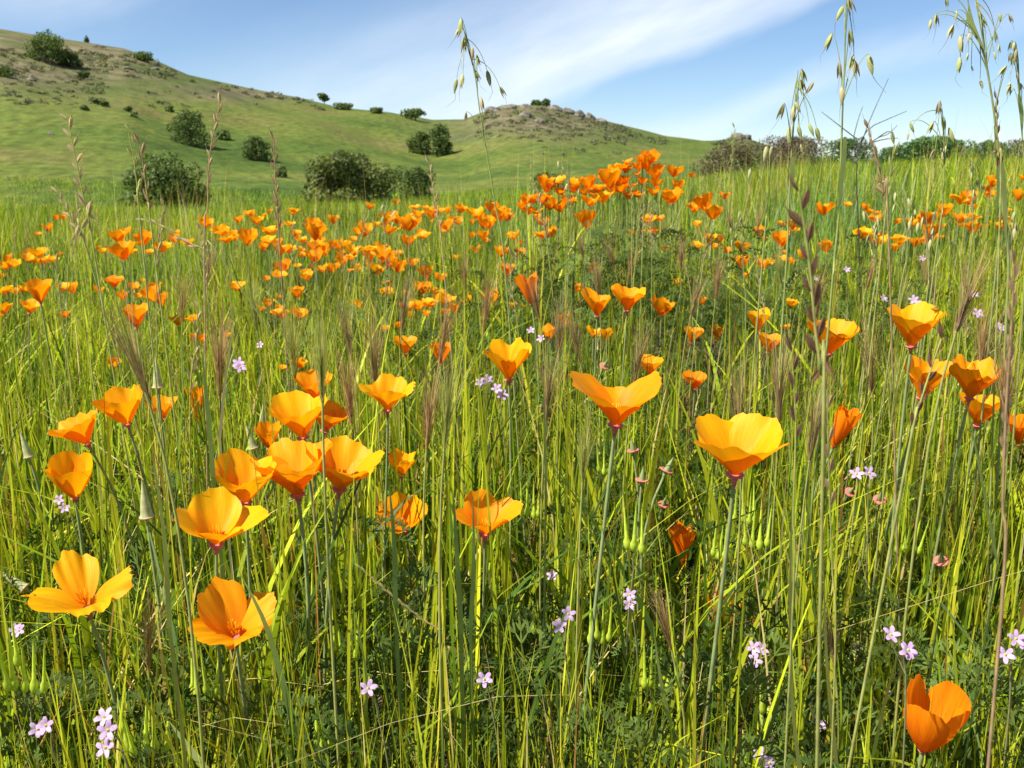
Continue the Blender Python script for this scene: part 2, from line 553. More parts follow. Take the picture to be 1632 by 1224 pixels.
ROCKS = [  # px, py(base), width px, height px, label, group
    (788, 178, 26, 10, 'low slab rock at the left end of the central knoll crest', None),
    (812, 173, 30, 10, 'broad pale rock slab on the central knoll crest', None),
    (838, 171, 24, 8, 'flat rock just left of the shrubs on the central knoll top', None),
    (838, 186, 20, 10, 'pale boulder below the crest on the face of the central knoll', None),
    (886, 176, 26, 12, 'rock right of the shrubs on the central knoll top', None),
    (906, 181, 22, 11, 'first jagged rock below the shrubs on the right crest of the central knoll', 'jagged rocks along the right crest of the knoll'),
    (924, 186, 18, 12, 'jagged rock just left of the tallest pointed one on the central knoll', 'jagged rocks along the right crest of the knoll'),
    (941, 190, 16, 15, 'tallest pointed rock near the right end of the central knoll crest', None),
    (958, 194, 16, 8, 'low jagged rock at the right end of the central knoll crest', 'jagged rocks along the right crest of the knoll'),
    (860, 196, 18, 8, 'small rock in the scrub midway down the central knoll', None),
    (1176, 219, 22, 9, 'square topped rock crowning the small right knoll', None),
    (1190, 221, 16, 8, 'lower rock right of the square rock on the small right knoll', None),
    (1163, 223, 14, 6, 'small rock left of the square rock on the small right knoll', None),
    (82, 214, 9, 5, 'lone white boulder on the lower left hillside grass', None),
    (205, 110, 15, 4, 'low rock among brown grass near the left hill top', None),
    (246, 110, 12, 4, 'rock on the left hill crest where the ridge drops', None),
    (20, 112, 16, 6, 'grey rock in scrub at the far left hill top', None),
    (50, 128, 14, 5, 'grey rock in scrub below the big shrub on the left hill', None),
]
for i, (px, py, w, h, lab, grp) in enumerate(ROCKS):
    b = on_hill(px, py)
    s = b.y / FPX
    o = link('boulder', rock_mesh(40 + i, w * s * .58, w * s * .5, h * s * .8), None, b + Vector((0, 0, -h * s * 0.12)))
    o.rotation_euler = (0.05 * math.sin(i), 0.12 * math.cos(i * 2), i * 0.7)
    o['label'] = lab; o['category'] = 'rock'
    if grp: o['group'] = grp

# ------------------------------------------------------------------ trees and shrubs on the hills


def leaf_cloud(r, lobes, n, size, cols, flat=0.85):
    """n leaf clumps (quads) scattered through ellipsoid lobes ((cx,cy,cz),(rx,ry,rz))"""
    vol = np.array([a[0] * a[1] * a[2] for _, a in lobes]) ** (2 / 3)
    k = r.choice(len(lobes), n, p=vol / vol.sum())
    Cc = np.array([c for c, _ in lobes])[k]; A = np.array([a for _, a in lobes])[k]
    d = r.normal(size=(n, 3)); d /= np.linalg.norm(d, axis=1)[:, None]
    rad = 1 - np.abs(r.normal(0, 0.17, n)); rad = np.clip(rad, .25, 1.08)
    rad += r.normal(0, .05, n)
    # clump the shell so gaps open up
    g = np.sin(d[:, 0] * 9 + k) * np.sin(d[:, 1] * 8 + 2 * k) * np.sin(d[:, 2] * 9 + 3 * k)
    rad += 0.10 * g
    P = Cc + d * A * rad[:, None]
    nr = d + r.normal(0, .55, (n, 3)); nr /= np.linalg.norm(nr, axis=1)[:, None]
    a = np.cross(nr, r.normal(size=(n, 3))); a /= np.linalg.norm(a, axis=1)[:, None]
    b = np.cross(nr, a)
    s = size * r.uniform(.55, 1.25, n)[:, None]
    V = np.stack([P - a * s * .5, P + b * s * .38, P + a * s * .5, P - b * s * .38], 1).reshape(-1, 3)
    F = np.arange(4 * n).reshape(-1, 4)
    c = np.array(cols)[r.integers(0, len(cols), n)] * r.uniform(.75, 1.25, n)[:, None]
    lob = r.uniform(.82, 1.18, len(lobes))[k][:, None]
    return V, F, np.repeat(c * lob, 4, axis=0)


OAK = [(0.082, 0.128, 0.028), (0.102, 0.15, 0.034), (0.066, 0.106, 0.025)]
OLIVE = [(0.115, 0.145, 0.036), (0.135, 0.165, 0.042), (0.095, 0.125, 0.034)]
BROWN = [(0.115, 0.085, 0.06), (0.14, 0.105, 0.07), (0.09, 0.072, 0.048)]
BRUSH = [(0.12, 0.11, 0.06), (0.13, 0.135, 0.055), (0.15, 0.12, 0.075)]
LIME = [(0.06, 0.125, 0.035), (0.075, 0.15, 0.04), (0.05, 0.10, 0.03)]


def tree(px, py, w, h, label, kind=OAK, seed=1, n=2600, trunk=0.18, name='oak_tree', cat='tree', group=None, y=None, leaf=None, lobes_n=9, skirt=True):
    r = np.random.default_rng(seed)
    if y is None:
        b = on_hill(px, py)
    else:
        t, e = te(px, py); b = Vector((t * y, y, H(t * y, y)))
    s = b.y / FPX
    top = CAM.z + te(px, py - h)[1] * b.y
    W = w * s / 2; Hh = max(top - b.z, 0.4)
    root = thing(name, label, cat, b, group)
    lobes = []
    base = Hh * (trunk if not skirt else trunk * .4)
    lobes.append(((0, 0, base + (Hh - base) * .48), (W * .6, W * .56, (Hh - base) * .44)))
    for i in range(lobes_n):
        a = 2 * math.pi * i / lobes_n + r.uniform(-.3, .3)
        k = r.uniform(.38, .74)
        zz = base + (Hh - base) * r.uniform(.25, .78)
        rr = W * r.uniform(.22, .46)
        lobes.append(((math.cos(a) * W * k, math.sin(a) * W * k, zz), (rr, rr, min(rr * .8, (Hh - zz) * .9, (zz - base * .4) * .95 + .05))))
    if skirt:
        for i in range(lobes_n):
            a = 2 * math.pi * (i + .5) / lobes_n + r.uniform(-.3, .3); k = r.uniform(.5, .8); rr = W * r.uniform(.2, .3)
            lobes.append(((math.cos(a) * W * k, math.sin(a) * W * k, Hh * r.uniform(.10, .24)), (rr, rr, Hh * r.uniform(.16, .24))))
    for i in range(3):
        lobes.append(((r.uniform(-.35, .35) * W, r.uniform(-.3, .3) * W, Hh * r.uniform(.72, .8)), (W * .3, W * .3, Hh * .22)))
    V, F, C = leaf_cloud(r, lobes, int(n * 1.35), leaf or max(3.4 * s, W * .075), kind)
    V[:, 2] = np.maximum(V[:, 2], 0.02)
    link('crown', mesh_np('crown', V, F, C, False, mat=M['crown']), root)
    g = Geo()
    tr = max(W * .07, 0.05)
    g.tube(spline([(0, 0, -.3), (tr * .4, 0, base + .1 * Hh), (-tr * .5, tr * .3, Hh * .6)], 6), np.linspace(tr, tr * .4, 6), (.1, .08, .06), 7)
    for i in range(5):
        a = i * 1.3 + r.uniform(0, .6)
        g.tube(bez((0, 0, base * .6 + .08 * Hh), (math.cos(a) * W * .25, math.sin(a) * W * .25, Hh * .4), (math.cos(a) * W * .6, math.sin(a) * W * .6, Hh * r.uniform(.45, .7)), 5),
               np.linspace(tr * .5, tr * .15, 5), (.1, .08, .06), 5)
    link('trunk', g.mesh('trunk', M['bark']), root)
    return root


T = tree
T(76, 100, 62, 52, 'large dark round shrub standing up on the far left hill top', seed=1, n=2200)
T(112, 106, 40, 24, 'lower dark shrub touching the right side of the large hilltop shrub', seed=2, n=1000, cat='shrub', name='shrub')
T(302, 231, 66, 60, 'upper left oak on the hillside casting a shadow to its right', seed=3, n=2600)
T(357, 223, 24, 16, 'small shrub just right of the upper left hillside oak', seed=4, n=500, cat='shrub', name='shrub')
T(408, 255, 50, 40, 'rounded dark oak at mid slope beside the small shrub row', seed=5, n=2000)
T(448, 283, 24, 19, 'small bush downhill right of the rounded mid slope oak', seed=6, n=500, cat='shrub', name='shrub')
T(262, 338, 134, 94, 'biggest dark oak at the left foot of the hill', seed=7, n=6500, lobes_n=12)
T(552, 326, 156, 86, 'wide olive green spreading oak at the foot of the hill', kind=OLIVE, seed=8, n=8000, lobes_n=14)
T(664, 328, 66, 64, 'darker tree touching the right side of the wide olive oak', seed=9, n=3200)
T(671, 245, 42, 38, 'shorter left tree of the pair on the mid hillside below the saddle', seed=10, n=1500)
T(703, 248, 42, 52, 'taller right tree of the pair on the mid hillside below the saddle', seed=11, n=2000)
T(517, 166, 18, 18, 'single round tree on the ridge skyline of the long hill', seed=12, n=500, skirt=False)
T(547, 175, 32, 11, 'flat low shrub on the ridge right of the single round tree', seed=13, n=500, cat='shrub', name='shrub')
T(601, 181, 22, 10, 'small pale shrub on the ridge skyline left of the saddle', seed=14, n=350, cat='shrub', name='shrub')
T(662, 192, 40, 20, 'umbrella shaped tree on the skyline next to the saddle', seed=15, n=800, skirt=False)
T(854, 168, 20, 9, 'small shrub behind the rocks on the central knoll top', seed=16, n=350, cat='shrub', name='shrub')
T(870, 168, 18, 11, 'rounder shrub at the highest point of the central knoll', seed=17, n=350, cat='shrub', name='shrub')
T(876, 306, 56, 34, 'dark bush half hidden behind the orange poppies on the mound', seed=18, n=1500, cat='shrub', name='shrub')
T(228, 97, 32, 15, 'dark shrub on the crest of the left hill', seed=19, n=600, cat='shrub', name='shrub')
T(138, 63, 8, 6, 'tiny dark bush on the skyline right of the large hilltop shrub', seed=20, n=120, cat='shrub', name='shrub')
for i, (px, py, nth) in enumerate([(135, 176, 'first'), (168, 170, 'third'), (205, 178, 'fourth'), (214, 187, 'fifth'), (153, 166, 'second'), (270, 178, 'last')]):
    T(px, py, 15, 9, nth + ' small dark shrub from the left in the row across the left hillside', seed=30 + i, n=200, cat='shrub', name='shrub', group='small shrubs across the left hillside', lobes_n=4)
T(6, 122, 30, 16, 'dark shrub at the left edge of the hill', seed=41, n=400, cat='shrub', name='shrub')
T(132, 124, 20, 11, 'dark shrub below the large hilltop shrub beside the green swale', seed=42, n=300, cat='shrub', name='shrub')
# right: dry thickets and the row of trees behind the meadow
T(1160, 288, 112, 62, 'tan dry thicket left of the purple brown thicket', kind=BRUSH, seed=50, n=4200, y=62, cat='thicket', name='thicket', leaf=.14)
T(1262, 288, 128, 74, 'purple brown leafless thicket at the right meadow edge', kind=BROWN, seed=51, n=6000, y=58, cat='thicket', name='thicket', leaf=.12)
T(1352, 268, 92, 50, 'dark green tree just right of the brown thicket', kind=LIME, seed=52, n=2800, y=120)
T(1425, 268, 80, 36, 'low green tree between two taller ones in the right tree row', kind=LIME, seed=53, n=1800, y=130)
T(1492, 268, 130, 52, 'widest green tree in the right tree row', kind=LIME, seed=54, n=3600, y=125)
T(1568, 268, 96, 46, 'green tree right of the widest one in the right tree row', kind=LIME, seed=55, n=2400, y=135)
T(1628, 268, 76, 48, 'brownish tree at the right edge of the tree row', kind=BRUSH, seed=56, n=1800, y=140)


def scrub_field():
    """low grey-green chaparral, reads as one cover"""
    r = np.random.default_rng(77)
    Vs, Fs, Cs, n0 = [], [], [], 0
    spots = [((760, 1000), (172, 225), 240), ((0, 170), (75, 168), 280), ((140, 280), (82, 125), 100), ((230, 480), (112, 172), 50), ((1135, 1235), (222, 245), 60), ((940, 1060), (200, 232), 60), ((400, 520), (146, 162), 26), ((840, 1010), (215, 250), 30)]
    for (x0, x1), (y0, y1), n in spots:
        for _ in range(n):
            px = r.uniform(x0, x1); py = r.uniform(y0, y1)
            sky = np.interp(px, _px, [p[1] for p in SKYLINE])
            if py < sky + 2: py = sky + r.uniform(2, 12)
            b = on_hill(px, py); s = b.y / FPX
            w = r.uniform(2, 8) * s; h = w * r.uniform(.3, .5)
            c = [(0.12, 0.135, 0.062), (0.14, 0.145, 0.075), (0.09, 0.11, 0.046), (0.15, 0.14, 0.085), (0.12, 0.15, 0.06)]
            V, F, C = leaf_cloud(r, [((b.x, b.y, b.z + h * .3), (w, w * .8, h))], 38, w * .5, [c[r.integers(0, 5)]])
            Vs.append(V); Fs.append(F + n0); Cs.append(C); n0 += len(V)
    o = link('scrub', mesh_np('scrub', np.concatenate(Vs), np.concatenate(Fs), np.concatenate(Cs), False, mat=M['crown']))
    o['kind'] = 'stuff'; o['label'] = 'low grey green scrub covering the rocky hill tops'; o['category'] = 'scrub'


scrub_field()
#@@PLANTS
def wedge(n, y0, y1, half=0.74, r=rng, power=1.0):
    y = np.sqrt(r.uniform(y0 ** 2, y1 ** 2, n)); t = r.uniform(-half, half, n)
    x = t * y
    return np.stack([x, y, height(x, y)], -1)


# ------------------------------------------------------------------ poppies


def petal(L, W, phi0, phi1, rho0, flat, seed, nu=21, nv=14, wav=1.0, mat=None, notch=0.0):
    """one petal, base at the origin, growing along +X/+Z; phi = angle from the flower axis"""
    r = np.random.default_rng(seed)
    v = np.linspace(0, 1, nv)[:, None]; u = np.linspace(-1, 1, nu)[None]
    ph = r.uniform(0, 6.28, 4)
    Lu = 1 - 0.24 * np.abs(u) ** 2.3 + wav * (0.026 * np.sin(6 * u + ph[0]) + 0.016 * np.sin(14 * u + ph[1]) + 0.009 * np.sin(31 * u + ph[2])) + r.uniform(-.07, .07) * u - notch * np.exp(-(u / .12) ** 2)
    x = np.clip(v * Lu, 0, 1.08)
    d = (phi1 - phi0) if abs(phi1 - phi0) > 2e-2 else 2e-2
    phi = phi0 + d * x
    rho = rho0 + L * (math.cos(phi0) - np.cos(phi)) / d
    z = L * (np.sin(phi) - math.sin(phi0)) / d
    w = W / 2 * (0.15 + 0.85 * np.sin(np.pi / 2 * np.minimum(1, v * 1.04)) ** 0.9)
    lat = u * w
    Rc = np.maximum(rho, .003) * flat
    ang = np.clip(lat / Rc, -1.9, 1.9)
    rad = rho - Rc * (1 - np.cos(ang)); tan = Rc * np.sin(ang)
    wv = wav * L * v ** 1.6 * (0.030 * np.sin(3.1 * u + ph[2]) + 0.022 * np.sin(6.5 * u + ph[3] + 2 * v) + 0.012 * np.sin(13 * u + ph[0]) + 0.05 * np.abs(u - r.uniform(-.5, .5)) - .02)
    rad = rad + np.cos(phi) * wv; z = z - np.sin(phi) * wv
    V = np.stack([rad, tan, z], -1).reshape(-1, 3)
    i, j = np.meshgrid(np.arange(nv - 1), np.arange(nu - 1), indexing='ij')
    F = np.stack([i * nu + j, i * nu + j + 1, (i + 1) * nu + j + 1, (i + 1) * nu + j], -1).reshape(-1, 4)
    UV = np.stack(np.broadcast_arrays((u + 1) / 2 + 0 * v, x + 0 * u), -1).reshape(-1, 2)
    return mesh_np('petal', V, F, None, True, UV, mat)


def lathe(prof, n, c, g=None, centre=(0, 0, 0)):
    g = g or Geo()
    prof = np.asarray(prof, float); k = len(prof)
    th = np.linspace(0, 2 * np.pi, n, endpoint=False)
    V = np.stack([prof[:, None, 0] * np.cos(th), prof[:, None, 0] * np.sin(th), prof[:, None, 1] + 0 * th], -1) + np.asarray(centre)
    i, j = np.meshgrid(np.arange(k - 1), np.arange(n), indexing='ij'); j2 = (j + 1) % n
    g.add(V, np.stack([i * n + j, i * n + j2, (i + 1) * n + j2, (i + 1) * n + j], -1), c)
    return g


REC = lathe([(.0002, -.008), (.0016, -.0078), (.0022, -.004), (.0030, -.001), (.0062, .0006), (.0066, .0013), (.0058, .0017), (.003, .0012), (.0002, .001)], 14, (1, 1, 1)).mesh('receptacle', M['rim'])


def stamen_mesh():
    g = Geo(); r = np.random.default_rng(3)
    for i in range(22):
        a = r.uniform(0, 6.28); sp = r.uniform(.15, .6); l = r.uniform(.008, .013)
        e = np.array([math.cos(a) * sp, math.sin(a) * sp, 1.0]) * l
        g.tube([(0, 0, .001), e * .5, e * .55, e], [.0003, .0003, .0007, .0005], (1, 1, 1), 4)
    return g.mesh('stamens', M['stamen'])


STA = stamen_mesh()
STEMS = []    # foot and flower base of each near poppy
POS = []      # (object, px, py) of things told apart by their order
HERO = []     # (px, py, radius px, depth) of the flowers the photo shows clear of grass


def axis_matrix(base, tilt_cam, tilt_right, spin=0.0, s=1.0):
    """flower frame at base; tilted towards the camera and to the right by these degrees"""
    ax = Vector((math.tan(math.radians(tilt_right)), -math.tan(math.radians(tilt_cam)), 1)).normalized()
    q = Vector((0, 0, 1)).rotation_difference(ax)
    return Matrix.Translation(base) @ q.to_matrix().to_4x4() @ Matrix.Rotation(spin, 4, 'Z') @ Matrix.Scale(s, 4)


def plant_stem(base, axis, root, rad=.0015, lean=0.03, name='stem', mat=None, ground_len=0.0, seed=0):
    """curved stem from the ground to `base` (world), as a part of root"""
    r = random.Random(seed)
    b = np.array(base); ax = np.array(axis)
    gxy = np.array(root.location)
    mid = b - ax * max(.05, (b[2] - gxy[2]) * .45)
    P = bez(b, mid, gxy + np.array([0, 0, -.005]), 9)
    g = Geo(); g.tube(P - gxy, np.linspace(rad, rad * 1.25, 9), (1, 1, 1), 6)
    return link(name, g.mesh('stem', mat or M['stem']), root)


def poppy(px, py, w, D, label, phi=(14, 52), tc=8, tr=0, spin=45, mat='petal', flat=1.0, wide=1.18, per=None, asp=1.0, seed=0, wav=1.0, group=None, stamens=True, clear=True, d=None):
    """px, py = middle of the flower base-to-rim; w = widest px; D = real diameter"""
    r = random.Random(seed * 13 + 5)
    d = d or D * FPX / w
    p0, p1 = math.radians(phi[0]), math.radians(phi[1])
    if abs(p1 - p0) < .03: p1 = p0 + .03
    dd = p1 - p0
    rim = 2 * (.06 + (math.cos(p0) - math.cos(p1)) / dd)
    hz = (math.sin(p1) - math.sin(p0)) / dd
    L = D / rim
    hgt = hz * L
    mid = at(px, py, d)
    ax = Vector((math.tan(math.radians(tr)), -math.tan(math.radians(tc)), 1)).normalized()
    base = mid - ax * hgt * .5
    gx, gy = base.x + r.uniform(-.025, .025) - ax.x * .06, base.y + r.uniform(.0, .04) + .01
    root = thing('poppy', label, 'poppy', Vector((gx, gy, H(gx, gy))), group)
    Mx = Matrix.Translation(-root.location) @ axis_matrix(base, tc, tr, math.radians(spin))
    W = wide * L * rim * .5 * math.pi / 2
    for k in range(4):
        a0, a1, ll, ww, dth = (0, 0, 1, 1, 0) if not per or per[k] is None else per[k]
        q0 = p0 + math.radians(a0) + r.uniform(-.03, .03); q1 = p1 + math.radians(a1) + r.uniform(-.07, .07)
        me = petal(L * ll * r.uniform(.95, 1.05), W * ww, q0, q1, L * (.06 if k % 2 else .072), flat, seed * 7 + k, wav=wav, mat=M[mat])
        link('petal', me, root, mat4=Mx @ Matrix.Rotation(math.pi / 2 * k + r.uniform(-.09, .09) + math.radians(dth), 4, 'Z'))
    link('receptacle', REC, root, mat4=Mx @ Matrix.Translation((0, 0, -.0022)) @ Matrix.Scale(.8 * D / .052, 4))
    if stamens: link('stamens', STA, root, mat4=Mx @ Matrix.Scale(L / .036, 4))
    plant_stem(base - ax * .004, ax, root, .0012 * max(.8, L / .036), seed=seed)
    if clear: HERO.append((px, py, max(w * .56, 14), d))
    STEMS.append((root.location.x, root.location.y, base.x, base.y, base.z, d))
    return root


o_, y_, d_ = 'petal', 'petal_yellow', 'petal_deep'
# petal tweaks: per[k] = (base angle, rim angle, length, width, turn); petals start at spin + 90*k from +X (right); camera side is -Y
poppy(1175, 720, 150, .060, 'large funnel shaped yellow poppy right of centre, biggest single cup', (41, 43), 10, 0, 45, y_, seed=1, wav=1.1, asp=1)
poppy(985, 642, 132, .062, 'V shaped poppy with two spread petals, left of the largest funnel poppy', (36, 44), 6, 4, 8, o_, seed=2, wide=1.05,
      per=[(0, -8, 1.12, 1, 0), (2, 4, .72, 1, 0), (0, 10, 1.15, 1.1, 0), (0, 0, .68, .95, 0)])
poppy(810, 577, 76, .052, 'upright ruffled yellow cup poppy near the picture centre', (26, 36), 8, -2, 40, y_, seed=3, wav=1.6)
poppy(618, 632, 78, .050, 'ruffled cup poppy with flared side petals left of the centre cup', (32, 46), 7, 3, 10, y_, seed=4, wav=1.4, per=[(0, 12, 1, .9, 0), None, (0, 10, 1, .9, 0), None])
poppy(640, 742, 46, .034, 'small round poppy cup with pinched waist above the face-on poppy', (36, 24), 7, 2, 30, y_, seed=5, wav=1.5)
poppy(643, 828, 80, .056, 'poppy bowl turned face-on showing its crumpled orange inside', (46, 34), 22, -4, 40, y_, seed=6, wav=1.8)
poppy(774, 830, 104, .058, 'poppy with three separate petals half hidden by a green blade', (40, 52), 10, 2, 15, o_, seed=7, wide=.95, per=[(0, 8, 1.05, 1, 0), (0, -14, 1.05, .9, 12), (0, 6, .95, .8, 0), (0, -5, .85, 1, 0)])
poppy(115, 764, 72, .044, 'smooth egg shaped yellow cup poppy at the left edge', (40, 12), 11, 3, 45, y_, seed=8, wav=.45)
poppy(128, 688, 76, .048, 'poppy cup leaning left below and left of a twin cup', (42, 36), 8, -22, 40, o_, seed=9, wav=1.7)
poppy(195, 651, 76, .048, 'poppy cup with broad pale front beside dark foxtail awns', (44, 22), 11, -8, 35, y_, seed=10, wav=1.3)
poppy(345, 842, 126, .057, 'open bowl poppy with one petal spread flat to the right', (42, 54), 6, 6, 25, y_, seed=11, wide=.98, per=[(4, 26, 1.12, .85, 10), (0, -12, 1.12, 1.05, 0), (0, -2, 1, 1, 0), (0, -2, .8, 1, 0)])
poppy(132, 948, 150, .066, 'wide open four petalled poppy at lower left showing stamens', (44, 66), 14, -4, 18, y_, seed=12, wide=.64, flat=1.9, wav=1.6,
      per=[(6, 2, 1.0, .85, 0), (-4, -14, 1.05, .92, 10), (2, -2, 1.05, 1.05, 6), (0, 14, .95, .95, 14)])
poppy(374, 995, 138, .062, 'open poppy lying on its side with a tall rounded back petal', (40, 62), 16, 4, 52, o_, seed=13, wide=.78, flat=1.7, wav=1.6, per=[(0, 4, 1, .9, -12), (-6, -18, 1.1, 1.1, 0), (0, 0, 1, 1, 0), (0, 4, .8, 1, 0)])
poppy(390, 770, 104, .054, 'poppy cup overlapping the bowl poppy below it', (42, 30), 10, 4, 40, y_, seed=14, wav=1.2)
poppy(468, 754, 126, .068, 'left half of the twin poppies, tall petals behind brown stalks', (36, 40), 8, -4, 20, o_, seed=15, wav=1.9)
poppy(546, 750, 122, .068, 'right half of the twin poppies with a broad rounded petal', (40, 42), 9, 12, 10, y_, seed=16, wav=1.5)
poppy(478, 668, 100, .058, 'poppy cup behind foxtail awns above the twin poppies', (36, 38), 8, -4, 30, y_, seed=17)
poppy(522, 668, 76, .054, 'yellow poppy tucked against the cup above the twin poppies', (38, 46), 7, 16, 20, o_, seed=18)
poppy(427, 696, 40, .034, 'small poppy cup beside two buds left of the twin poppies', (34, 16), 7, 0, 35, o_, seed=19)
poppy(500, 618, 62, .044, 'orange poppy seen through foxtail awns at left of centre', (34, 36), 7, 0, 30, o_, seed=20)
poppy(1456, 522, 92, .055, 'clean funnel poppy cup high on the right side', (35, 36), 6, -1, 45, y_, seed=21, wav=1.0)
poppy(1325, 538, 84, .052, 'poppy cup crossed by a thick grass stem on the right', (40, 34), 7, 4, 40, o_, seed=22, wav=1.5)
poppy(1476, 606, 76, .050, 'tall folded poppy touching the left side of another on the right', (30, 30), 5, 8, 20, o_, seed=23, wav=1.6, per=[(0, -4, 1.1, 1, 0), None, (0, 10, .9, .8, 0), None])
poppy(1552, 607, 80, .050, 'ruffled poppy touching the right side of the folded one', (34, 32), 7, 4, 35, o_, seed=24, wav=1.9)
poppy(1562, 655, 66, .048, 'poppy directly below the ruffled pair on the right', (34, 32), 6, 2, 45, o_, seed=25)
poppy(1342, 681, 38, .028, 'half closed small orange poppy tilted right on the right side', (16, 8), 12, 14, 30, d_, seed=26, wav=.8)
poppy(1624, 687, 46, .042, 'poppy cut off by the right edge of the picture', (18, 30), 10, -12, 30, d_, seed=27)
poppy(1485, 1150, 90, .039, 'deep orange closed cup poppy in the bottom right corner', (42, -5), 10, 3, 40, d_, seed=28, wav=.6, stamens=False)
poppy(1088, 872, 42, .036, 'shaded narrow orange poppy in the grass below the largest funnel', (10, 16), 4, -4, 20, d_, seed=29, clear=True)
poppy(1150, 990, 54, .040, 'withering yellow poppy sunk deep in the grass right of centre', (8, 16), 6, 4, 20, o_, seed=30, clear=False)
poppy(1042, 980, 34, .034, 'twisted orange poppy petal remnant low in the grass', (6, 20), 6, 20, 0, d_, seed=31, clear=False, wide=.7)
poppy(1406, 982, 22, .026, 'thin closed orange poppy low in the grass on the right', (6, 6), 4, 4, 0, o_, seed=32, clear=False)
poppy(952, 487, 44, .046, 'poppy with one tall yellow back petal at upper centre', (34, 30), 7, 0, 45, o_, seed=33, per=[None, (0, 4, 1.3, 1, 0), None, None])
poppy(1001, 478, 58, .050, 'flared poppy cup touching the right of the one with a tall petal', (34, 44), 6, 2, 30, o_, seed=34, wav=1.3)
poppy(843, 461, 34, .036, 'slender tilted orange cup poppy standing alone at upper centre', (22, 12), 4, -10, 40, d_, seed=35)
poppy(808, 430, 24, .040, 'rounded orange poppy above the slender tilted cup', (42, 30), 5, 0, 40, d_, seed=36)
poppy(1104, 534, 32, .042, 'leftmost poppy of the loose row left of the two right cups', (30, 32), 4, 8, 40, o_, seed=37)
poppy(1142, 532, 24, .036, 'narrow yellow poppy second in the loose row', (20, 18), 4, 4, 20, y_, seed=38)
poppy(1208, 512, 40, .046, 'upper yellow poppy of the stacked pair mid right', (28, 32), 6, -4, 30, y_, seed=39)
poppy(1226, 548, 40, .044, 'lower yellow poppy of the stacked pair mid right', (34, 36), 6, 4, 35, o_, seed=40)
poppy(1108, 608, 40, .042, 'dim orange poppy behind grass above the largest funnel', (40, 36), 6, 0, 40, d_, seed=41)
poppy(1036, 584, 42, .044, 'orange poppy behind the right petal of the V shaped poppy', (36, 38), 5, 0, 20, o_, seed=42)
poppy(62, 465, 42, .050, 'largest orange cup poppy of the far left patch', (40, 20), 6, 0, 45, o_, seed=43, wav=.6)
poppy(48, 490, 34, .044, 'poppy hanging under the largest cup of the far left patch', (40, 44), 6, 14, 20, y_, seed=44)
poppy(216, 505, 42, .046, 'orange poppy with folded rim beside foxtail awns at left', (32, 26), 5, 0, 40, o_, seed=45)
poppy(258, 652, 48, .046, 'poppy half hidden behind grass stems right of the pale fronted cup', (34, 34), 6, 0, 40, o_, seed=46, clear=False)
poppy(313, 643, 26, .032, 'narrow upright poppy in grass stems left of centre', (8, 10), 8, 0, 20, o_, seed=47, clear=False)
poppy(703, 564, 36, .040, 'orange cup poppy left of the upright ruffled centre cup', (28, 24), 5, 2, 40, d_, seed=48)
poppy(646, 551, 40, .046, 'orange poppy in grass further left of the ruffled centre cup', (34, 38), 5, 0, 40, o_, seed=49, clear=False)
poppy(182, 450, 32, .048, 'flat topped poppy above the dark foxtail awns at left', (36, 48), 5, 0, 40, d_, seed=50)

